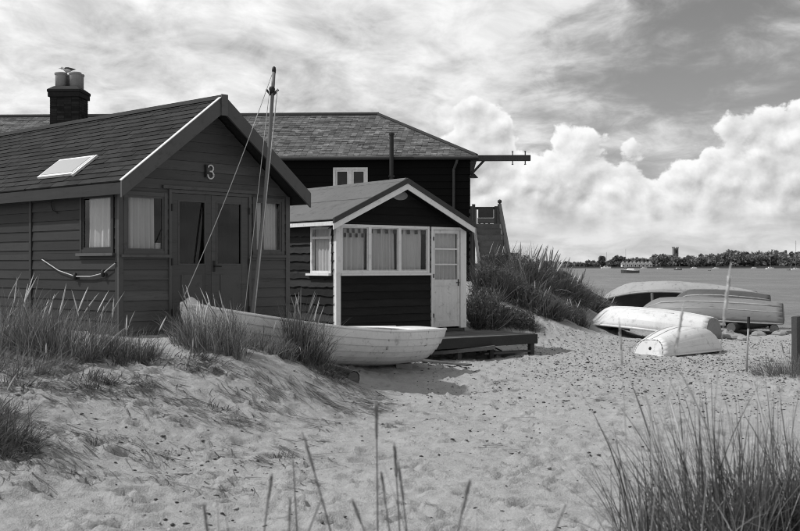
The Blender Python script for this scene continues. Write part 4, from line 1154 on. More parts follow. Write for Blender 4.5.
# ------------------------------------------------------------------ boats
def hull_parts(t, L, B, D, M, hull_m, in_m, rim_m, tw=.7, sb=.28, ss=.08, rake=.12, planks=8, lap=.010, fore=.88, rim=.028, keel_h=.05, flip=False, strakes=(), full=.8, rock=0.0, srock=.10, sext=.3,
               transom_m=None, strake_m=None):
    """an open boat built on its own axis: stern at x=0, bow at x=L"""
    us = [0, .04, .1, .17, .25, .34, .43, .52, .60, .68, .75, .81, .86, .90, .935, .96, .98, .992, 1.0]
    def b_(u):
        if u < .42: q = u / .42; return B / 2 * (tw + (1 - tw) * (1 - (1 - q) ** 2.0))
        q = (u - .42) / .58; return max(.008, B / 2 * max(0.0, 1 - q ** 2.35) ** .92)
    def s_(u): return D * (1 + sb * max(0, (u - .35) / .65) ** 2 + ss * max(0, (.35 - u) / .35) ** 2)
    def k_(u):
        q = max(0, (u - fore) / (1 - fore)); st = max(0, (sext - u) / sext)
        rk = max(0, (u - .3) / .7) ** 2.2 * rock
        return min(.9, .88 * q ** 1.7 + rk) * s_(u) + D * srock * st ** 2
    def pt(u, v, off=0.0):
        b, s, k = b_(u), s_(u), k_(u)
        th = v * pi / 2
        q = min(1, max(0, (u - .5) / .5)) ** 1.5
        y0, z0 = sin(th) ** full, 1 - max(0.0, cos(th)) ** .95
        y1, z1 = v ** .9, v ** 1.1
        y = b * (y0 * (1 - q) + y1 * q); z = k + (s - k) * (z0 * (1 - q) + z1 * q)
        ny, nz = sin(th), -cos(th)
        y += ny * off; z += nz * off
        x = L * u - rake * (z / D) * max(0, 1 - u / .12)
        return Vector((x, y, z))
    def fl(p): return M @ (Vector((p.x, p.y, D - p.z)) if flip else p)
    def side(u, sg):
        out = []
        for i in range(planks - 1, -1, -1):
            for v, o in (((i + 1) / planks, 0.0), ((i + .5) / planks, lap * .5), (i / planks, lap)):
                if i == 0 and v == 0: continue
                p = pt(u, v, o); out.append(fl(Vector((p.x, p.y * sg, p.z))))
        return out
    rows = []
    for u in us:
        a = side(u, 1); c = fl(Vector(pt(u, 0, 0))); b = side(u, -1)[::-1]
        rows.append(a + [c] + b)
    hull = MB().grid(rows).build('hull', hull_m, t, 'angle', solid=-.016 if not flip else .016)
    hull.data.materials.append(in_m)
    md = hull.modifiers['thickness']; md.material_offset = 1; md.material_offset_rim = 0
    # transom
    ring = [fl(Vector((pt(0, v).x, pt(0, v).y * sg, pt(0, v).z))) for sg, vs in ((1, [i / 10 for i in range(10, -1, -1)]), (-1, [i / 10 for i in range(1, 11)])) for v in vs]
    d = (fl(pt(.5, 0)) - fl(pt(0, 0))).normalized()
    top = [fl(Vector((pt(0, 1).x, b_(0) * f, s_(0) + D * .05 * (1 - f * f)))) for f in (-.6, 0, .6)]
    ring = ring + top
    mb = MB(); n = len(ring); mb.v = [tuple(p - d * .012) for p in ring] + [tuple(p + d * .022) for p in ring]
    mb.f = [tuple(range(n)), tuple(range(2 * n - 1, n - 1, -1))] + [(i, i + n, (i + 1) % n + n, (i + 1) % n) for i in range(n)]
    mb.build('transom', transom_m or hull_m, t)
    # gunwales
    for sg in (1, -1):
        pts = [fl(Vector((pt(u, 1).x, pt(u, 1).y * sg + sg * rim * .4, pt(u, 1).z))) for u in us]
        MB().tube(pts, rim, 6).build('gunwale', rim_m, t, True)
        for sv in strakes:
            pts = [fl(Vector((pt(u, sv, .012).x, pt(u, sv, .012).y * sg, pt(u, sv, .012).z))) for u in us[:-2]]
            MB().tube(pts, .018, 6).build('rubbing_strake', strake_m or rim_m, t, True)
    # keel and stem
    pts = [fl(pt(u, 0) - Vector((0, 0, keel_h * .5))) for u in us]
    kb = MB(); W = .022; P = []
    for p, u in zip(us, us):
        c = pt(u, 0); P.append([fl(c + Vector((0, -W, .01))), fl(c + Vector((0, W, .01))), fl(c + Vector((0, W * .8, -keel_h))), fl(c + Vector((0, -W * .8, -keel_h)))])
    kb.grid(P, True); kb.f.append((0, 1, 2, 3)); e = len(kb.v) - 4; kb.f.append((e + 3, e + 2, e + 1, e)); kb.build('keel', rim_m, t)
    return pt, b_, s_, fl

def rowing_boat():
    bow, stern = Vector((-3.05, 13.95)), Vector((.13, 17.95))
    L = 4.95; ang = atan2(bow.y - stern.y, bow.x - stern.x)
    t = thing('sailing_dinghy', 'white clinker dinghy with a bare mast drawn up beside the dark hut', 'dinghy', (stern.x, stern.y, .09), ang)
    M = Matrix.Rotation(-R(4.7), 4, 'Y')
    pt, b_, s_, fl = hull_parts(t, L, 1.72, .53, M, GELCOAT, GELCOAT_OLD, GELCOAT, tw=.62, sb=.42, ss=.16, rake=.26, planks=8, lap=.026, fore=.90, rim=.024)
    # stern sheets, thwarts, foredeck
    def deck(u0, u1, h, name, m, drop=0.0):
        P = []
        for k in range(7):
            u = u0 + (u1 - u0) * k / 6
            row = []
            for j in range(9):
                f = -1 + j / 4
                p = pt(u, 1); row.append(fl(Vector((p.x, (p.y + .015) * f, p.z - drop + h * (1 - f * f)))))
            P.append(row)
        return MB().grid(P).build(name, m, t, True, solid=.02)
    deck(.0, .125, .03, 'stern_deck', GELCOAT)
    deck(.78, .985, .05, 'foredeck', GELCOAT_OLD)
    for u in (.36, .62):
        p = pt(u, .93); mb = MB(); mb.box((p.x - .11, -p.y + .01, p.z - .03), (p.x + .11, p.y - .01, p.z)); mb.xf(M).build('thwart', WOOD_GREY, t)
    # canvas lump over the bow
    p = pt(.975, 1); q = fl(Vector((p.x, 0, p.z)))
    MB().lathe([(.14, -.03), (.12, .03), (.06, .085), (.015, .11)], (q.x - .02, q.y, q.z), 10).build('stem_cover', GELCOAT_OLD, t, True)
    # lashings over the side facing the camera (port, as the bow points to the left)
    for u, vs in ((.315, (1.03, .86, .70, .52, .36)), (.085, (1.03, .9, .75, .6, .45, .33))):
        for sg in (1,):
            pts = []
            for k, v in enumerate(vs):
                p = pt(min(u + .004 * sin(k * 2.2), 1), min(v, 1), .02); pts.append(fl(Vector((p.x, p.y * sg, p.z + (.02 if v > 1 else 0)))))
            mb = MB().tube(pts, .012, 6); mb.lathe([(.012, -.03), (.028, 0), (.012, .03)], pts[2], 8); mb.build('lashing', ROPE, t, True)
    return t
BOAT = rowing_boat()

def build_mast():
    foot = Vector((-2.10, 14.80, .72)); top = Vector((-1.80, 15.14, 4.54))
    t = thing('mast', 'tall bare wooden mast raked to the right with stays and halyards', 'mast', foot)
    rel = lambda p: Vector(p) - foot
    n = 12; pts = []
    for k in range(n + 1):
        f = k / n; p = foot.lerp(top, f); p.x += .035 * sin(pi * f); pts.append(rel(p))
    MB().tube(pts, [.034 - .009 * (k / n) for k in range(n + 1)], 10).build('spar', MASTW, t, True)
    ax = (pts[-1] - pts[-2]).normalized(); hd = pts[-1]
    mb = MB(); mb.lathe([(.026, -.34), (.042, -.30), (.044, -.27), (.032, -.24)], (hd.x - .025, hd.y - .03, hd.z), 10); mb.lathe([(.026, -.04), (.030, 0), (.024, .04), (.008, .055)], hd, 10); mb.build('mast_head', IRON, t, True)
    for s in (-1, 1):
        MB().bar(Vector((hd.x - .025 + s * .02, hd.y - .04, hd.z - .36)), Vector((hd.x - .02 + s * .085, hd.y - .04, hd.z - .28)), .03, .03).build('cleat', IRON, t)
    def line(a, b, sag, rad, nm):
        P = []
        for k in range(13):
            f = k / 12; p = Vector(a).lerp(Vector(b), f); p.z -= sag * 4 * f * (1 - f); P.append(p)
        MB().tube(P, rad, 5).build(nm, ROPE, t, True)
    line(hd + Vector((-.02, 0, -.03)), rel((-2.86, 14.02, 1.33)), .10, .0060, 'forestay')
    line(hd + Vector((.055, -.05, -.27)), rel((-2.03, 14.72, 1.0)), .0, .0075, 'halyard')
    line(hd + Vector((-.055, -.05, -.27)), rel((-2.17, 14.72, 1.0)), .0, .0055, 'halyard')
build_mast()

def upturned(label, stern, ang, z0, pitch, roll, L, B, D, mats, group=None, **kw):
    t = thing('upturned_boat', label, 'boat', (stern[0], stern[1], z0), ang, group)
    M = Matrix.Rotation(-pitch, 4, 'Y') @ Matrix.Rotation(roll, 4, 'X')
    r = hull_parts(t, L, B, D, M, *mats, flip=True, **kw)
    return t, r
def hdg(dx, dy): return atan2(dy, dx)

def runners(t, r, vs, us, m, rad=.014):
    pt, b_, s_, fl = r
    for sg in (1, -1):
        for v in vs:
            P = []
            for k in range(9):
                u = us[0] + (us[1] - us[0]) * k / 8; p = pt(u, v, .014); P.append(fl(Vector((p.x, p.y * sg, p.z))))
            MB().tube(P, rad, 6).build('bilge_runner', m, t, True)

t, r = upturned('white upturned rowing boat with its bow propped up at the left', (7.50, 25.55), hdg(-.8, .6), .03, R(5.2), R(3), 3.3, 1.42, .50, (GELCOAT_UP, HULL_IN, GELCOAT_UP), tw=.70, sb=.20, ss=.05, rake=.08, planks=4, lap=.004, fore=.80, rim=.03, keel_h=.025, full=.66, rock=.30, transom_m=HULL_GREY)  # grey transom: shade on the end facing away from the sun, as colour
runners(t, r, (.30,), (.25, .62), WHITE_OLD)
t, r = upturned('small white upturned tender with a square transom nearest the camera', (4.95, 20.72), hdg(.74, .67), .015, R(0.5), R(-2), 2.35, 1.12, .48, (GELCOAT_UP, HULL_IN, GELCOAT_UP), tw=.56, sb=.10, ss=.04, rake=.16, planks=6, lap=.020, fore=.70, rim=.02, keel_h=.03, full=.60, rock=.50, srock=.42, sext=.5)
runners(t, r, (.22,), (.08, .6), GELCOAT_UP, .018)
pt, b_, s_, fl = r
p = fl(Vector((-.07, -.02, .36))); MB().tube([p + Vector((-.05, -.0, 0)), p + Vector((-.06, .02, -.05)), p + Vector((-.04, -.03, -.09)), p + Vector((-.05, .02, -.11))], .012, 6).lathe([(.008, -.03), (.03, -.02), (.035, .0), (.025, .025), (.008, .035)], p + Vector((-.05, 0, .0)), 10).build('painter_knot', IRON, t, True)
t, r = upturned('long grey-sided upturned boat with a white rubbing strake', (10.2, 28.35), hdg(-.93, .36), .24, R(2.4), R(-2), 3.95, 1.55, .54, (HULL_GREY, HULL_IN, HULL_PALE), tw=.86, sb=.16, ss=.0, rake=.06, planks=5, lap=.008, fore=.80, rim=.022, keel_h=.03, full=.60, rock=.28, strakes=(.62,), strake_m=HULL_PALE, transom_m=HULL_DARK)
runners(t, r, (.34,), (.02, .9), HULL_PALE, .03)
t, r = upturned('dark-sided upturned boat showing above the grey one', (10.55, 30.35), hdg(-.93, .36), .48, R(4.0), R(-1), 2.8, 1.40, .46, (HULL_DARK, HULL_IN, HULL_PALE), tw=.86, sb=.14, ss=.0, rake=.06, planks=4, lap=.008, fore=.78, rim=.022, keel_h=.03, full=.65, rock=.28)
runners(t, r, (.5,), (.0, .92), HULL_PALE, .024)
t, r = upturned('pale upturned boat tipped on its side with a dark hollow beneath its bow', (10.9, 32.6), hdg(-.95, .31), .30, R(5.0), R(28), 4.65, 1.85, .60, (HULL_PALE, HULL_IN, HULL_PALE), tw=.80, sb=.16, ss=.0, rake=.08, planks=4, lap=.006, fore=.80, rim=.03, keel_h=.03, full=.6)

# ------------------------------------------------------------------ odds and ends on the sand
def lump(name, label, cat, x, y, rx, ry, rz, m, seed, group=None, rot=0.0, dz=.4):
    r = np.random.default_rng(seed)
    v = []; f = []; nu, nv = 10, 7
    ph = r.uniform(0, 6, 6)
    for i in range(nv):
        th = pi * i / (nv - 1)
        for j in range(nu):
            a = 2 * pi * j / nu
            k = 1 + .16 * sin(2 * a + ph[0] + th) + .12 * sin(3 * a + ph[1]) * sin(2 * th + ph[2]) + .08 * sin(5 * a + 3 * th + ph[3])
            v.append((rx * k * sin(th) * cos(a), ry * k * sin(th) * sin(a), rz * k * cos(th)))
    for i in range(nv - 1):
        for j in range(nu): f.append((i * nu + j, i * nu + (j + 1) % nu, (i + 1) * nu + (j + 1) % nu, (i + 1) * nu + j))
    mb = MB(); mb.v = v; mb.f = f
    o = mb.build(name, m, None, 'angle'); o.location = (x, y, h1(x, y) + rz * dz); o.rotation_euler = (0, 0, rot)
    tag(o, label, cat, group); return o
for i, (x, y, rx, ry, rz, lb) in enumerate(((8.15, 25.9, .30, .20, .10, 'pale flat stone beside the transom of the white upturned boat'), (8.35, 27.0, .30, .2, .16, 'largest pale stone under the near edge of the grey boat'),
        (9.2, 27.2, .18, .14, .10, 'pale stone in front of the stern of the grey boat'), (9.75, 27.2, .22, .15, .09, 'rightmost pale stone below the stern of the grey boat'), (8.0, 24.75, .22, .15, .07, 'low pale stone on the shingle in front of the others'))):
    lump('stone', lb, 'stone', x, y, rx, ry, rz, STONE, 70 + i, 'pale stones under the upturned boats', i * 1.1)
def log(name, label, a, b, r0, m, cat='log', n=12):
    a, b = Vector(a), Vector(b)
    t = thing(name, label, cat, a)
    P = [(a.lerp(b, k / 4) - a) + Vector((0, 0, random.uniform(-.01, .01))) for k in range(5)]
    MB().tube(P, [r0 * random.uniform(.92, 1.05) for _ in P], n, False).build('bark', m, t, True)
    for e, s in ((P[0], -1), (P[-1], 1)):
        d = (P[-1] - P[0]).normalized() * s
        MB().tube([e - d * .03, e + d * .002], [r0 * .985, r0 * .93], n).build('cut_end', WOOD_GREY, t)
log('log', 'round dark log bearing the grey upturned boat', (8.6, 27.55, .12), (9.3, 28.9, .14), .12, WOOD_DARK)
log('log', 'dark log end sticking out of the dune below the dinghy', (-.64, 14.45, .20), (-1.25, 15.1, .30), .115, IRON)
log('log', 'short log propping the stern of the grey upturned boat', (9.75, 27.6, .1), (10.15, 28.9, .1), .11, WOOD_DARK)
log('log', 'log lying under the bow of the white upturned boat', (5.2, 26.9, .06), (6.0, 28.0, .06), .085, WOOD_DARK)
log('log', 'log under the dark-sided upturned boat', (9.2, 29.4, .15), (10.6, 30.8, .15), .2, WOOD_DARK)
log('log', 'pale pole propping up the tipped boat', (7.7, 32.2, -.05), (7.75, 32.6, .9), .05, WOOD_GREY)

def plank(name, label, c, L, W, T, rz, ry, m, cat='plank', round_=False):
    mb = MB(); n = 12; top, bot = [], []
    pts = []
    if round_:
        for k in range(24):
            a = 2 * pi * k / 24; pts.append((L / 2 * (abs(cos(a)) ** .7) * (1 if cos(a) > 0 else -1), W / 2 * (abs(sin(a)) ** .8) * (1 if sin(a) > 0 else -1)))
    else:
        pts = [(-L / 2, -W / 2), (L / 2 - .01, -W / 2 + .004), (L / 2, W / 2), (-L / 2 + .008, W / 2 - .003)]
    n = len(pts); mb.v = [(x, y, -T / 2) for x, y in pts] + [(x, y, T / 2) for x, y in pts]
    mb.f = [tuple(range(n))[::-1], tuple(range(n, 2 * n))] + [(i, (i + 1) % n, (i + 1) % n + n, i + n) for i in range(n)]
    o = mb.build(name, m, None, bevel=.004); o.location = c; o.rotation_euler = (0, ry, rz); tag(o, label, cat); return o
plank('wood_block', 'short pale timber block under the stern of the white dinghy', (.05, 17.55, .06), .30, .16, .14, R(20), 0, STONE, 'block')
plank('plank', 'pale plank lying on the sand under the stern of the white dinghy', (.75, 18.6, .05), 1.1, .17, .03, R(-35), R(2), WOOD_GREY)
plank('paddle_board', 'grey rounded board pushed under the near end of the deck', (1.0, 19.9, .16), 1.7, .50, .07, R(20), R(-3), WOOD_GREY, 'board', True)
plank('plank', 'dark plank lying across the sand under the right end of the deck', (2.1, 20.55, .07), 1.3, .12, .04, R(36), 0, WOOD_GREY)
def folding_frame():
    t = thing('folding_chair', 'folded chair with a slung seat stored under the right end of the deck', 'chair', (1.75, 20.95, .03), R(37))
    for s in (0, .42):
        MB().tube([(-.32, s, .02), (.30, s, .27)], .014, 7).build('leg', IRON, t)
        MB().tube([(-.30, s, .27), (.34, s, .02)], .014, 7).build('leg', IRON, t)
    P = [[(x, y, zz) for y in (.0, .14, .28, .42)] for x, zz in ((-.30, .26), (-.18, .15), (0, .105), (.18, .15), (.30, .26))]
    MB().grid(P).build('seat', CURTAIN_DARK, t, True, solid=.008)
folding_frame()

def post():
    t = thing('wooden_post', 'thick dark wooden post standing in grass at the right edge', 'post', (6.26, 16.6, 0), R(12))
    mb = MB(); n = 10
    prof = []
    v = [];
    for k in range(7):
        zz = -.2 + 1.15 * k / 6
        v.append([( .098 * (1 + .03 * sin(k * 1.7 + j)) * max(-1, min(1, 1.25 * cos(2 * pi * j / n))), .098 * max(-1, min(1, 1.25 * sin(2 * pi * j / n))), zz + (.01 * sin(j) if k == 6 else 0)) for j in range(n)])
    mb.grid(v, True); mb.f.append(tuple(len(mb.v) - n + j for j in range(n)))
    mb.build('shaft', WOOD_DARK, t, 'angle')
    MB().tube([(-.02, -.09, .72), (-.02, -.125, .72)], .014, 6).build('bolt', IRON, t)
post()
def stake():
    b = Vector((5.46, 16.7, h1(5.46, 16.7)))
    t = thing('stake', 'thin pale stake with a dark top standing in the shingle', 'stake', b)
    MB().tube([(0, 0, -.1), (.005, 0, .3), (.03, 0, .72)], .017, 7).build('shaft', STRAW, t, True)
    MB().tube([(.03, 0, .72), (.034, 0, .90)], [.024, .022], 7).build('sleeve', IRON, t)
stake()

# ------------------------------------------------------------------ marram grass
def ribbon_blades(base, az, th0, curv, length, width, S=6, seed=0):
    """bent ribbons; base (N,3); az = direction of lean; th0 = tilt at the root; curv = extra tilt at the tip"""
    N = len(base); r = np.random.default_rng(seed)
    t = np.linspace(0, 1, S + 1)
    tilt = th0[:, None] + curv[:, None] * t[None, :] ** 1.5
    seg = length[:, None] / S
    dx = np.sin(tilt[:, :-1]) * seg; dz = np.cos(tilt[:, :-1]) * seg
    h = np.concatenate([np.zeros((N, 1)), np.cumsum(dx, 1)], 1); v = np.concatenate([np.zeros((N, 1)), np.cumsum(dz, 1)], 1)
    az2 = az[:, None] + r.normal(0, .25, (N, 1)) * t[None, :]
    P = np.stack([base[:, None, 0] + h * np.cos(az2), base[:, None, 1] + h * np.sin(az2), base[:, None, 2] + v], -1)
    tw = az + pi / 2 + r.normal(0, .7, N)
    wv = np.stack([np.cos(tw), np.sin(tw), r.normal(0, .25, N)], -1)
    wd = width[:, None] * np.array([.8, 1, .95, .82, .62, .38, .06])[None, :S + 1]
    A = P - wv[:, None, :] * wd[..., None] * .5; B = P + wv[:, None, :] * wd[..., None] * .5
    V = np.stack([A, B], 2).reshape(-1, 3)
    I = np.arange(N * (S + 1) * 2).reshape(N, S + 1, 2)
    F = np.stack([I[:, :-1, 0], I[:, :-1, 1], I[:, 1:, 1], I[:, 1:, 0]], -1).reshape(-1, 4)
    return V, F, P
def spindle(P0, P1, P2, rad, n=5):
    """seed head along the bent tip of a stem"""
    V = []; F = []
    prof = ((0, .35), (.12, .9), (.4, 1.0), (.75, .72), (1.0, .12))
    for f, k in prof:
        c = P0 * (1 - f) ** 2 + P1 * 2 * f * (1 - f) + P2 * f * f
        for j in range(n):
            a = 2 * pi * j / n
            V.append((c[0] + rad * k * cos(a), c[1] + rad * k * sin(a), c[2]))
    for k in range(len(prof) - 1):
        for j in range(n): F.append((k * n + j, k * n + (j + 1) % n, (k + 1) * n + (j + 1) % n, (k + 1) * n + j))
    return V, F
def clump(label, x, y, Rx, Ry, L, N, m=None, seeds=0, wind=(0.0, .25), w=.007, seed=1, dz=0.0, th=(.05, .55), curv=(.3, 1.3), seed_L=1.0, group='marram grass clumps', name='grass_clump', cat='grass', head=.0085, ground_mesh=True):
    r = np.random.default_rng(seed)
    rr = np.sqrt(r.random(N)) ; a = r.uniform(0, 2 * pi, N)
    bx, by = rr * np.cos(a) * Rx, rr * np.sin(a) * Ry
    # tufts inside the clump, so that the outline is uneven
    k = max(3, N // 90); tx, ty = r.uniform(-Rx, Rx, k), r.uniform(-Ry, Ry, k); pick = r.integers(0, k, N); q = r.random(N) < .6
    bx = np.where(q, tx[pick] * .8 + r.normal(0, .05, N), bx); by = np.where(q, ty[pick] * .8 + r.normal(0, .05, N), by)
    tl = r.uniform(.65, 1.1, k)[pick]
    gz = height(x + bx, y + by); g0 = h1(x, y)
    base = np.stack([bx, by, gz - g0 + dz - .02], -1)
    out = np.arctan2(by / Ry, bx / Rx)
    az = out + r.normal(0, .8, N)
    e = np.hypot(bx / Rx, by / Ry)
    vx, vy = np.cos(az) * (.25 + .75 * e), np.sin(az) * (.25 + .75 * e)
    vx += wind[1] * cos(wind[0]) * 2; vy += wind[1] * sin(wind[0]) * 2
    az = np.arctan2(vy, vx); st = np.clip(np.hypot(vx, vy), .15, 1.6)
    th0 = r.uniform(th[0], th[1], N) * st; cv = r.uniform(curv[0], curv[1], N) * np.clip(st, .4, 1.2)
    ln = L * np.where(q, tl, 1) * (.35 + .65 * r.random(N) ** .6)
    t = thing(name, label, cat, (x, y, g0), 0, group)
    dead = r.random(N) < .26
    cv = np.where(r.random(N) < .15, -cv * .5, cv)
    az = az + np.where(dead, r.normal(0, 1.3, N), r.normal(0, .3, N)); th0 = np.where(dead, th0 + r.uniform(0, .7, N), th0); ln = ln * np.where(dead, r.uniform(.5, 1.1, N), r.uniform(.8, 1.05, N))
    wd = w * r.uniform(.5, 1.4, N)
    V, F, P = ribbon_blades(base[~dead], az[~dead], th0[~dead], cv[~dead], ln[~dead], wd[~dead], seed=seed + 1)
    o = np_obj('blades', V, F, m or GRASS, t, smooth=False); tag(o, kind='stuff')
    V, F, P = ribbon_blades(base[dead], az[dead], th0[dead], cv[dead] * 1.5, ln[dead], wd[dead], seed=seed + 3)
    o = np_obj('dead_blades', V, F, GRASS_DEAD if m is not GRASS_DARK else GRASS_DRY, t, smooth=False); tag(o, kind='stuff')
    if name == 'dune_shrub':
        k = 3200; lf = np.clip(r.normal(size=(k, 3)), -1.6, 1.35) * np.array([Rx * .55, Ry * .55, L * .22]); cxy = lf[:, :2]
        lf[:, 2] += L * .38 + height(x + cxy[:, 0], y + cxy[:, 1]) - g0; lf[:, 2] = np.maximum(lf[:, 2], .03 + height(x + cxy[:, 0], y + cxy[:, 1]) - g0)
        u_ = r.normal(size=(k, 3)); v_ = r.normal(size=(k, 3)); u_ /= np.linalg.norm(u_, axis=1)[:, None]; v_ /= np.linalg.norm(v_, axis=1)[:, None]
        sz = r.uniform(.018, .050, (k, 1))
        VL = np.stack([lf - u_ * sz, lf + v_ * sz * .4, lf + u_ * sz, lf - v_ * sz * .4], 1).reshape(-1, 3)
        o = np_obj('leaves', VL, np.arange(k * 4).reshape(k, 4), GRASS_MID, t); tag(o, kind='stuff')
    if seeds:
        n = seeds
        bx, by = r.uniform(-Rx, Rx, n) * .8, r.uniform(-Ry, Ry, n) * .8
        base = np.stack([bx, by, height(x + bx, y + by) - g0 + dz - .02], -1)
        az = r.normal(wind[0], 1.1, n)
        V, F, P = ribbon_blades(base, az, r.uniform(.0, .28, n), r.uniform(.1, .6, n), L * seed_L * r.uniform(.85, 1.2, n), np.full(n, .006), seed=seed + 2)
        o = np_obj('stems', V, F, STRAW, t); tag(o, kind='stuff')
        SV, SF = [], []
        for p in P:
            a_ = p[-2] * .55 + p[-3] * .45
            a_ = p[-3] * .85 + p[-4] * .15
            v, f = spindle(a_, p[-2], p[-1], head * r.uniform(.7, 1.15))
            i = len(SV); SV += v; SF += [tuple(k + i for k in q_) for q_ in f]
        o = np_obj('seed_heads', np.array(SV), np.array(SF), SEED, t, True); tag(o, kind='stuff')
    return t

E, S_ = 0.0, -pi / 2
clump('tall marram clump at the left edge in front of the dark hut', -4.5, 11.95, .50, .35, .80, 1300, GRASS, 10, (E, .12), seed=21, seed_L=1.0)
clump('wide marram clump below the rope on the dark hut', -3.78, 11.85, .50, .32, .70, 1300, GRASS, 16, (E, .15), seed=22, seed_L=1.05)
clump('low marram clump below the corner of the dark hut', -3.15, 12.1, .40, .28, .46, 700, GRASS, 6, (E, .2), seed=23, seed_L=1.2)
clump('bushy marram clump at the bow of the white dinghy', -2.32, 12.95, .46, .34, .66, 1500, GRASS, 16, (pi, .05), seed=24, seed_L=1.05)
clump('tall marram clump in front of the middle of the white dinghy', -1.28, 14.25, .27, .22, .86, 1000, GRASS, 14, (E, .22), seed=25, seed_L=1.0)
clump('thin marram tuft on the dune before the white dinghy', -1.75, 13.75, .40, .25, .38, 600, GRASS, 3, (E, .2), seed=26, group='marram grass clumps')
clump('matted marram on the steep edge of the dune by the log', -1.02, 14.0, .34, .32, .32, 800, GRASS_DARK, 2, (-.7, .5), seed=27, th=(.3, .9))
clump('straggling marram on the dune crest below the bushy clump', -2.75, 12.0, .55, .32, .30, 700, GRASS_DARK, 2, (-.6, .55), seed=28, th=(.35, .95))
clump('straggling dark marram hanging down the left dune', -2.95, 10.9, .40, .40, .30, 500, GRASS_DARK, 0, (-.75, .8), seed=29, th=(.5, 1.1))
clump('matted marram on the dune crest at the far left', -4.0, 11.15, .55, .32, .36, 900, GRASS, 3, (-.4, .4), seed=30, th=(.2, .9))
clump('dark marram mound at the lower left corner', -3.25, 8.25, .40, .42, .46, 2000, GRASS_DARK, 0, (-.3, .3), seed=31, th=(.2, .95), curv=(.4, 1.6), w=.006)
clump('dark marram tuft at the left edge above the corner mound', -3.6, 9.0, .40, .35, .40, 700, GRASS_DARK, 2, (-.5, .4), seed=32, th=(.3, .9))
clump('large spiky marram clump in the right foreground', 1.62, 5.05, .50, .36, .92, 720, GRASS_MID, 5, (pi, .10), seed=33, w=.0065, th=(.02, .6), curv=(.0, .7), dz=.02, seed_L=.95, head=.005)
clump('dense dark marram clump in the lower right corner', 2.06, 5.15, .42, .34, .56, 1900, GRASS_DARK, 3, (pi, .06), seed=34, w=.0065, th=(.03, .9), curv=(.3, 1.9), dz=.04, head=.005)
clump('thin marram spikes left of the large foreground clump', 1.22, 5.15, .20, .2, .70, 170, GRASS, 2, (pi, .1), seed=35, head=.005, w=.006, th=(.02, .4), curv=(.1, .6))
clump('wispy marram at the foot of the wooden post', 5.95, 16.2, .55, .4, .46, 900, GRASS, 6, (pi, .2), seed=36, th=(.1, .8))
clump('low grass right of the dark corner mound', -2.5, 8.9, .2, .15, .12, 60, GRASS_DARK, 0, (-.6, .5), seed=37, group='small tufts on the sand', th=(.4, 1.1))
clump('small dark tuft on the open sand below the dune', -1.02, 9.45, .11, .09, .10, 130, GRASS_DARK, 0, (-.6, .3), seed=38, group='small tufts on the sand', th=(.4, 1.2))
clump('small dark tuft on the middle of the dune face', -1.85, 10.9, .14, .1, .14, 90, GRASS_DARK, 0, (-.6, .6), seed=39, group='small tufts on the sand', th=(.4, 1.1))
clump('matted dark roots and grass halfway down the left dune', -3.55, 10.55, .45, .3, .26, 600, GRASS_DARK, 0, (-.7, .8), seed=50, th=(.6, 1.2))
clump('straggling dark grass on the dune below the bow of the dinghy', -2.15, 12.2, .45, .3, .26, 500, GRASS_DARK, 0, (-.7, .8), seed=51, th=(.5, 1.2))
clump('soft out-of-focus grass blades along the bottom edge, left of the centre', -.26, 2.9, .36, .12, .86, 60, GRASS, 0, (E, .1), seed=52, th=(.0, .5), curv=(.0, .5), w=.006, group='blurred blades near the camera')
clump('few blurred grass blades at the bottom edge, right of the centre', .36, 2.9, .24, .1, .80, 22, GRASS, 0, (E, .2), seed=53, th=(.1, .7), curv=(.0, .6), w=.006, group='blurred blades near the camera')
# scrub on the dune beside the deck
SC = 'scrub on the dune by the outside stair'
clump('dark scrub close to the right wall of the black hut', 1.95, 24.2, .40, .5, .95, 1300, GRASS_DARK, 0, (E, .1), w=.014, seed=41, group=SC, name='dune_shrub', cat='shrub', th=(.02, 1.1))
clump('dark scrub at the foot of the outside stair', 2.35, 26.0, .55, .5, 1.05, 1800, GRASS_DARK, 0, (E, .1), w=.014, seed=42, group=SC, name='dune_shrub', cat='shrub', th=(.02, .8))
clump('tallest feathery scrub right of the outside stair', 3.45, 27.3, .65, .5, 1.15, 2200, GRASS_MID, 20, (E, .15), w=.014, seed=43, group=SC, name='dune_shrub', cat='shrub', th=(.02, .7), head=.02)
clump('grassy scrub in the middle of the dune face', 3.35, 25.75, .60, .45, .75, 1700, GRASS_MID, 6, (E, .15), w=.012, seed=44, group=SC, name='dune_shrub', cat='shrub', th=(.1, .8))
clump('rounded scrub on the right shoulder of the dune', 4.35, 28.0, .60, .5, .95, 2000, GRASS_MID, 14, (E, .2), w=.014, seed=45, group=SC, name='dune_shrub', cat='shrub', th=(.05, .8), head=.02)
clump('low scrub at the foot of the dune nearest the boats', 5.35, 29.6, .60, .5, .72, 1300, GRASS_MID, 8, (E, .3), w=.013, seed=46, group=SC, name='dune_shrub', cat='shrub', th=(.1, .9))
clump('pale grass on the sandy toe of the dune', 4.25, 26.6, .45, .4, .55, 1000, GRASS, 4, (E, .2), w=.011, seed=47, group=SC, name='dune_shrub', cat='shrub', th=(.1, .9))
clump('scrub on the dune top behind the feathery one', 2.75, 28.6, .6, .5, 1.0, 1400, GRASS_DARK, 8, (E, .1), w=.015, seed=48, group=SC, name='dune_shrub', cat='shrub', th=(.02, .7))
clump('grass tuft on the sand at the back corner of the deck', 2.75, 24.3, .40, .35, .42, 700, GRASS_DARK, 0, (E, .2), w=.010, seed=49, group=SC, name='dune_shrub', cat='shrub', th=(.2, 1.0))

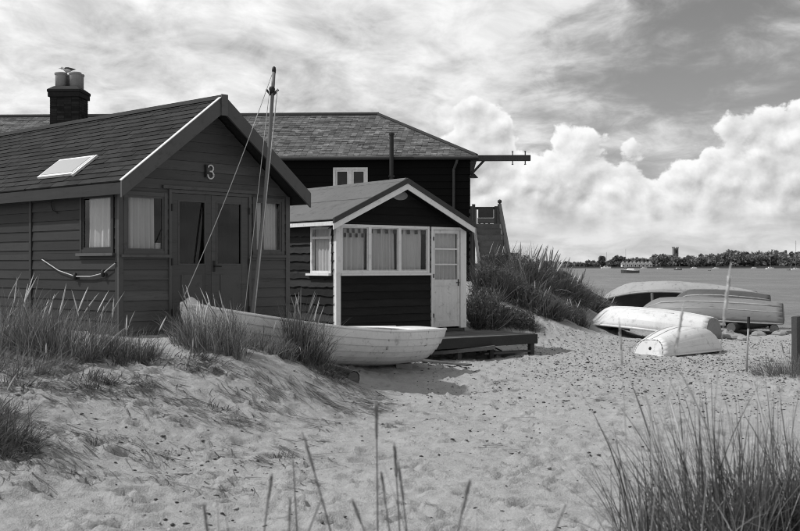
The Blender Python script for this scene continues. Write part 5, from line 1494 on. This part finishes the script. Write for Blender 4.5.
# blades and stalks lying on the dune, blown downhill
def litter():
    r = np.random.default_rng(77); V = []; F = []; n = 0
    zones = [((-1.35, -.25), (12.4, 14.4), 520), ((-4.4, -1.2), (10.2, 12.7), 1150), ((-3.9, -1.9), (7.6, 10.2), 420), ((-2.2, -.5), (8.2, 12.4), 260), ((-.5, 5), (7, 20), 130)]
    B = []; A = []; Ln = []
    for (x0, x1), (y0, y1), k in zones:
        cx, cy = r.uniform(x0, x1, max(4, k // 14)), r.uniform(y0, y1, max(4, k // 14)); p = r.integers(0, len(cx), k)
        bx, by = cx[p] + r.normal(0, .12, k), cy[p] + r.normal(0, .12, k)
        B.append(np.stack([bx, by, surf(bx, by) + .008], -1)); A.append(r.normal(-.75, .45, k)); Ln.append(r.uniform(.10, .42, k))
    B = np.concatenate(B); A = np.concatenate(A); Ln = np.concatenate(Ln); N = len(B)
    # follow the ground: three points along the stalk
    ex, ey = B[:, 0] + np.cos(A) * Ln, B[:, 1] + np.sin(A) * Ln; ez = surf(ex, ey)
    tilt = pi / 2 - np.arctan2(ez + .012 - B[:, 2], Ln)
    V, F, P = ribbon_blades(B, A, tilt - r.uniform(-.02, .14, N), r.uniform(-.02, .1, N), Ln, r.uniform(.005, .010, N), seed=78)
    o = np_obj('dry_grass', V, F, GRASS_DRY); tag(o, 'dry grass stalks lying over the dune sand', kind='stuff')
    k = r.random(N) < .65
    V, F, P = ribbon_blades(B[k] + r.normal(0, .05, (k.sum(), 3)) * (1, 1, .05), A[k] + .2, tilt[k] - .02, r.uniform(0, .1, k.sum()), Ln[k], r.uniform(.006, .012, k.sum()), seed=79)
    o = np_obj('dark_grass_litter', V, F, GRASS_DARK); tag(o, 'dark roots and old stalks lying over the dune sand', kind='stuff')
litter()

# single seed stalks close to the camera
def stalk(label, base, tip, bend, head_len, head_r, m=STRAW, sm=SEED, stem_r=.0022):
    base, tip = Vector(base), Vector(tip)
    t = thing('grass_stalk', label, 'grass', base, 0, 'single grass stalks near the camera')
    mid = base.lerp(tip, .55) + Vector((bend, 0, 0))
    P = [base * (1 - f) ** 2 + mid * 2 * f * (1 - f) + tip * f * f - base for f in [k / 12 for k in range(13)]]
    MB().tube(P, [stem_r * (1.25 - .6 * k / 12) for k in range(13)], 6).build('stem', m, t, True)
    if head_len:
        L = (tip - base).length; f0 = 1 - head_len / L
        Q = [base * (1 - f) ** 2 + mid * 2 * f * (1 - f) + tip * f * f - base for f in [f0 + (1 - f0) * k / 8 for k in range(9)]]
        mb = MB().tube(Q, [head_r * k for k in (.5, .85, 1, 1, .95, .85, .7, .5, .12)], 7)
        # husks standing off the spike
        for k in range(30):
            q = Q[random.randrange(0, 6)]; d = (Q[-1] - Q[0]).normalized(); a = random.uniform(0, 2 * pi)
            o = Vector((cos(a), sin(a), 0)) * head_r; mb.bar(q + o * .6, q + o * 1.25 + d * .03, .0016, .0016)
        mb.build('seed_head', sm, t, True)
def px(x, y, Y): return Vector(((x - 400) / 1060 * Y, Y, EYE - (y - 266) / 1060 * Y))
# where each stalk stands and how it leans, in metres
for lb, b, tp, Y, bend, hl, hr in (
        ('tall straight seed stalk near the middle of the bottom edge', (378, 640), (376, 397), 3.3, .004, .13, .008),
        ('seed stalk leaning left below the dune edge', (362, 640), (302, 432), 3.1, .02, .12, .007),
        ('crooked pale seed stalk right of the tall straight one', (403, 640), (394, 443), 3.4, .012, .11, .007),
        ('thin dark stalk between the straight and the crooked one', (404, 640), (381, 472), 3.1, .01, .09, .005),
        ('stalk right of the crooked one near the bottom edge', (418, 640), (398, 462), 3.3, .012, .12, .006),
        ('pale seed stalk leaning right near the bottom edge, left of the others', (250, 640), (272, 474), 3.0, -.01, .10, .006),
        ('thin upright stalk crossing the small dark tuft', (302, 640), (293, 460), 3.3, .005, .0, .0),
        ('stalk leaning right between the pale one and the thin upright one', (270, 600), (322, 498), 2.9, -.01, .0, .0),
        ('short stalk leaning left beside the long leaning one', (402, 600), (352, 500), 2.9, .01, .07, .006),
        ('thin stalk at the lower left of the foreground', (222, 620), (204, 505), 2.8, .0, .08, .005),
        ('blurred stalk bending right at the lower centre', (430, 620), (470, 480), 2.7, -.01, .09, .006),
        ('thin grey stalk bending right beside the blurred one', (505, 640), (566, 505), 2.8, -.02, .0, .0),
        ('short upright stalk beside the thin upright one', (286, 640), (290, 500), 3.0, .0, .06, .004),
        ('pale upright seed stalk in front of the white upturned boat', (632, 640), (619, 318), 3.6, .015, .16, .0075),
        ('pale seed stalk leaning right across the small tender', (640, 640), (684, 302), 3.5, -.03, .17, .0085),
        ('tall pale seed stalk reaching up to the water line', (690, 640), (731, 262), 3.3, -.01, .20, .010),
        ('stalk leaning left across the shingle', (690, 640), (640, 372), 3.9, .02, .0, .0)):
    p0, p1 = px(b[0], b[1], Y), px(tp[0], tp[1], Y)
    gz = h1(p0.x, p0.y) - .02
    # carry the stem down to the sand along its own lean
    k = (p0.z - gz) / max(.05, p1.z - p0.z); base = Vector((p0.x - (p1.x - p0.x) * k * .5, p0.y, gz))
    mid_ = tp[0] < 600
    stalk(lb, base, p1, bend, hl * 1.1, hr * (.62 if mid_ else .5), GRASS if mid_ else STRAW, STALK_HEAD if mid_ else SEED, stem_r=.0032 if mid_ else .0015)

# ------------------------------------------------------------------ pebbles, shells and weed on the sand
def pebbles(name, label, n, m, zones, seed, s0, s1):
    r = np.random.default_rng(seed)
    octa = np.array([(1, 0, 0), (0, 1, 0), (-1, 0, 0), (0, -1, 0), (0, 0, 1), (0, 0, -1), (.7, .7, .3), (-.7, .7, .35), (-.7, -.7, .3), (.7, -.7, .35)], float)
    fc = np.array([(0, 6, 4), (6, 1, 4), (1, 7, 4), (7, 2, 4), (2, 8, 4), (8, 3, 4), (3, 9, 4), (9, 0, 4), (6, 0, 5), (1, 6, 5), (7, 1, 5), (2, 7, 5), (8, 2, 5), (3, 8, 5), (9, 3, 5), (0, 9, 5)])
    X = []; Y = []
    for x0, x1, y0, y1, k in zones:
        c = max(5, k // 30); cx, cy = r.uniform(x0, x1, c), r.uniform(y0, y1, c); p = r.integers(0, c, k); q = r.random(k) < .5
        X.append(np.where(q, cx[p] + r.normal(0, .35, k), r.uniform(x0, x1, k))); Y.append(np.where(q, cy[p] + r.normal(0, .45, k), r.uniform(y0, y1, k)))
    X = np.concatenate(X); Y = np.concatenate(Y); n = len(X)
    Z = surf(X, Y)
    sc = s0 + (s1 - s0) * r.random(n) ** 3; a = r.uniform(0, 6.28, n)
    S = np.stack([sc * r.uniform(.8, 1.5, n), sc * r.uniform(.6, 1.1, n), sc * r.uniform(.3, .7, n)], -1)
    V = octa[None] * r.uniform(.75, 1.2, (n, 10, 1)) * S[:, None, :]
    x, y = V[..., 0].copy(), V[..., 1].copy()
    V[..., 0] = x * np.cos(a)[:, None] - y * np.sin(a)[:, None] + X[:, None]; V[..., 1] = x * np.sin(a)[:, None] + y * np.cos(a)[:, None] + Y[:, None]
    V[..., 2] += Z[:, None] + S[:, None, 2] * .3
    F = fc[None] + (np.arange(n) * 10)[:, None, None]
    o = np_obj(name, V.reshape(-1, 3), F.reshape(-1, 3), m); tag(o, label, kind='stuff')
ZN = [(-2, 6, 6.4, 14, 700), (.3, 7.5, 13, 20, 2600), (2.2, 9.5, 16.5, 25, 9000), (3, 9, 12, 18, 2600), (-4, -.5, 6.8, 11, 260), (5, 12, 24, 33, 900)]
pebbles('dark_pebbles', 'dark pebbles and scraps of weed scattered over the sand', 0, PEB_D, ZN, 91, .005, .021)
pebbles('dark_stones', 'larger dark stones and knots of weed scattered over the sand', 0, PEB_D, [(a, b, c, d, k // 26) for a, b, c, d, k in ZN], 93, .015, .036)
pebbles('pale_pebbles', 'pale pebbles and shells scattered over the sand', 0, PEB_L, [(a, b, c, d, k // 4) for a, b, c, d, k in ZN], 92, .006, .028)

# ------------------------------------------------------------------ far shore
def far_land():
    xs = np.linspace(-900, 1200, 60); ys = [805, 815, 840, 1000, 1700, 2600]
    zs = [-.7, .3, 1.1, 2.0, 5.0, 6.0]
    X, Y = np.meshgrid(xs, ys, indexing='ij'); Z = np.tile(np.array(zs), (60, 1)) + np.where(Y > 830, rng.normal(0, .3, X.shape), 0); Y = Y + rng.normal(0, 4, X.shape)
    V = np.stack([X, Y, Z], -1).reshape(-1, 3); I = np.arange(V.shape[0]).reshape(X.shape)
    F = np.stack([I[:-1, :-1], I[1:, :-1], I[1:, 1:], I[:-1, 1:]], -1).reshape(-1, 4)
    tag(np_obj('far_shore', V, F, mat('far_meadow', .045, .9, .4, .03, spec=.05)), 'low far shore across the harbour', kind='structure')
far_land()
def far_crown(r, n, cx, cy, cz, rx, rz, size=.8):
    """leaf sprays scattered through an uneven crown"""
    d = r.normal(size=(n, 3)); d /= np.linalg.norm(d, axis=1)[:, None]
    k = 5; lobes = r.normal(size=(k, 3)) * .55; lr = r.uniform(.45, .75, k); pk = r.integers(0, k, n)
    p = lobes[pk] + d * lr[pk][:, None] * r.uniform(.6, 1.0, (n, 1))
    p[:, 2] = np.maximum(p[:, 2], -.75)
    c = p * np.array([rx, rx, rz]) + np.array([cx, cy, cz])
    u = r.normal(size=(n, 3)); v = r.normal(size=(n, 3)); u /= np.linalg.norm(u, axis=1)[:, None]; v /= np.linalg.norm(v, axis=1)[:, None]
    s = size * r.uniform(.6, 1.4, (n, 1))
    V = np.stack([c - u * s, c + v * s, c + u * s, c - v * s], 1).reshape(-1, 3)
    F = np.arange(n * 4).reshape(n, 4)
    return V, F
def far_tree(label, x, y, H, rx, seed):
    r = np.random.default_rng(seed); z0 = 1.0
    t = thing('far_tree', label, 'tree', (x, y, z0), 0, 'single trees on the far shore')
    MB().tube([(0, 0, -.5), (.1, 0, H * .3), (-.1, 0, H * .6)], [.45, .35, .15], 6).build('trunk', WOOD_DARK, t)
    V, F = far_crown(r, 600, 0, 0, H * .50, rx * .70, H * .36, 1.0)
    tag(np_obj('crown', V, F, TREE, t), kind='stuff')
FY = 850.0
def fx(x): return (x - 400) / 1060 * FY
def fh(y): return (266 - y) / 1060 * FY + EYE - 1.0
far_tree('small round tree on the far shore, left of the white cottages', fx(601), FY, fh(256.5), 3.6, 1)
far_tree('round tree on the far shore just left of the white cottages', fx(616.5), FY, fh(255.5), 4.2, 2)
far_tree('broad tree on the far shore left of the church tower', fx(664), FY, fh(253.2), 6.0, 3)
far_tree('small tree on the far shore right of the church tower', fx(689), FY, fh(255.5), 3.0, 4)
far_tree('broad dark tree at the left end of the far wood', fx(727), FY, fh(252), 7.0, 5)
far_tree('tallest dark tree of the far wood', fx(738), FY + 6, fh(249.5), 6.5, 6)
def far_wood():
    r = np.random.default_rng(8); VV = []; FF = []; n = 0
    prof = [(540, 263), (585, 262.5), (597, 262), (622, 259.5), (640, 259), (652, 257.5), (668, 254.5), (676, 257), (690, 258), (700, 256.5), (706, 256), (716, 257), (724, 254), (735, 251), (742, 252), (750, 254), (765, 252.5), (775, 252), (790, 253), (800, 252.5), (830, 253), (900, 255)]
    xp, yp = zip(*prof)
    for x in np.arange(520, 900, 2.0):
        for lay in range(2):
            yy = np.interp(x, xp, yp) + r.uniform(-.6, 1.6) + (0 if lay else 2.0); D = FY + r.uniform(5, 60) + (0 if lay else -22)
            H = max(1.6, (266 - yy) / 1060 * D + EYE - 1.0)
            V, F = far_crown(r, 150, (x + r.uniform(-1, 1) - 400) / 1060 * D, D, 1.0 + H * .5, max(2.0, min(4.5, H * .42)), H * .40, 1.15)
            VV.append(V); FF.append(F + n); n += len(V)
    # the dark understorey that closes the wood
    V = []; 
    tag(np_obj('far_woodland', np.concatenate(VV), np.concatenate(FF), TREE), 'dark band of woodland along the far shore', kind='stuff')
far_wood()
ORD = ('leftmost', 'second', 'third', 'fourth', 'fifth', 'sixth', 'seventh', 'rightmost')
def cottage(i, x):
    t = thing('white_cottage', ORD[i] + ' of the white gabled cottages on the far shore, counted from the left', 'cottage', (fx(x), 826, .9), 0, 'row of white gabled cottages across the water')
    w, d, h, r = 2.55, 5.0, 2.1 + random.uniform(-.1, .1), 1.8
    MB().box((-w / 2, 0, -.3), (w / 2, d, h)).hexa([(-w / 2, 0, h), (w / 2, 0, h), (w / 2, d, h), (-w / 2, d, h), (-.02, 0, h + r - .1), (.02, 0, h + r - .1), (.02, d, h + r - .1), (-.02, d, h + r - .1)]).build('wall', WHITE, t)
    for s in (-1, 1):
        MB().hexa([(s * (w / 2 + .2), -.2, h - .25), (0, -.2, h + r - .05), (0, d, h + r - .05), (s * (w / 2 + .2), d, h - .25), (s * (w / 2 + .2), -.2, h - .1), (0, -.2, h + r + .1), (0, d, h + r + .1), (s * (w / 2 + .2), d, h - .1)]).build('roof', HULL_GREY, t)
    MB().box((-.45, -.06, .0), (.45, -.01, 1.5)).build('door', IRON, t)
for i in range(8): cottage(i, 617.5 + i * 3.75)
def tower():
    Y = 1400.0; x = (675.4 - 400) / 1060 * Y
    t = thing('church_tower', 'square church tower rising above the trees of the far shore', 'church', (x, Y, 2.0), R(8))
    m = mat('tower_stone_hazed', .17, .9, .2, .2, spec=.05)  # stone tone lifted, distance haze put into the colour
    MB().box((-3, -3, -1), (3, 3, 22.2)).build('shaft', m, t)
    for a in (-1, 1):
        for b in (-1, 1): MB().box((a * 2.6 - .55, b * 2.6 - .55, 22.2), (a * 2.6 + .55, b * 2.6 + .55, 24.3)).build('turret', m, t)
    for k in range(3): MB().box((-1.5 + k * 1.2, -3.1, 22.2), (-.9 + k * 1.2, -2.7, 23.0)).build('merlon', m, t)
    MB().box((-1.1, -3.06, 16), (1.1, -3.01, 20)).build('louvre', IRON, t)
    MB().tube([(-2.9, -2.5, 22), (-3.2, -2.5, 24.0), (-6.2, -2.5, 24.2)], .22, 5).build('flag_pole', IRON, t)
tower()

def moored(label, x, y, L, hull_m, cabin=True, mast=0.0, rz=0.0, group='boats moored in the harbour', lean=0.0):
    t = thing('moored_boat', label, 'boat', (x, y, WATER_Z), rz, group)
    B, D = L * .33, L * .15
    P = []
    for u in (0, .1, .3, .5, .7, .85, .95, 1.0):
        b = B / 2 * (.75 + .25 * sin(min(1, u / .5) * pi / 2)) * (1 if u < .5 else max(.02, (1 - ((u - .5) / .5) ** 2.2)))
        s = D * (1 + .45 * max(0, u - .4)); xx = (u - .5) * L
        P.append([(xx, -b, s), (xx + .0, -b * .8, -.12), (xx, 0, -.25), (xx, b * .8, -.12), (xx, b, s)])
    MB().grid(P).build('hull', hull_m, t, solid=.04)
    MB().poly([tuple(p[0]) for p in P] + [tuple(p[4]) for p in P[::-1]]).build('deck', WHITE, t)
    MB().poly([tuple(q) for q in P[0]]).build('transom', hull_m, t)
    if cabin:
        h = L * .12
        MB().hexa([(-L * .22, -B * .3, D), (L * .2, -B * .26, D * 1.05), (L * .2, B * .26, D * 1.05), (-L * .22, B * .3, D), (-L * .2, -B * .25, D + h), (L * .1, -B * .2, D + h), (L * .1, B * .2, D + h), (-L * .2, B * .25, D + h)]).build('cabin', WHITE, t)
        MB().box((-L * .15, -B * .31, D + h * .35), (L * .08, -B * .26, D + h * .75)).build('cabin_window', IRON, t)
    if mast: MB().tube([(L * .05, 0, D), (L * .05 + lean, 0, D + mast)], .09 if y > 400 else .05, 5).build('mast', MASTW, t)
def wx(x, y): Y = (EYE - WATER_Z) * 1060 / (y - 266); return ((x - 400) / 1060 * Y, Y)
for lb, x, y, Lpx, hm, cab, mpx, rz, ln in (
        ('dark-hulled motor boat with a white cabin moored nearest on the water', 630, 273.6, 18, HULL_DARK, True, 0, R(178), 0),
        ('dark low boat moored below the church tower', 678, 270.4, 8, HULL_DARK, True, 0, R(4), 0),
        ('white boat with an upright sail mast moored left of the church tower', 660, 269.4, 6, WHITE, False, 4, R(10), 0),
        ('small white boat moored right of the church tower', 694, 269.1, 6, WHITE, True, 0, R(0), 0),
        ('small dark dinghy moored below the far wood', 709.5, 271.2, 3, HULL_DARK, False, 0, 0, 0),
        ('white boat moored left of the far wood', 716, 269.3, 6, WHITE, True, 0, R(5), 0),
        ('long white boat on the far side of the water below the left wood', 606, 269.2, 10, WHITE, True, 15, R(0), 0),
        ('white boat moored below the white cottages', 644, 269.2, 6, GELCOAT_OLD, True, 0, R(0), 0),
        ('white sailing yacht with a pale mast before the far wood', 770, 269.6, 8, WHITE, True, 16, R(3), 0),
        ('white sailing yacht with the tallest mast at the right edge', 795.5, 270.4, 8, WHITE, True, 28, R(0), 0),
        ('dark yacht with a leaning mast beside the tallest mast', 789, 270.8, 4, HULL_DARK, False, 16, R(0), 3.0),
        ('white boat moored before the middle of the far wood', 754, 268.9, 5, WHITE, True, 0, R(0), 0),
        ('tall-masted boat behind the white cottages', 625.5, 268.9, 4, HULL_DARK, False, 19, R(0), 0)):
    X, Y = wx(x, y); moored(lb, X, Y, Lpx / 1060 * Y, hm, cab, mpx / 1060 * Y, rz, lean=ln)
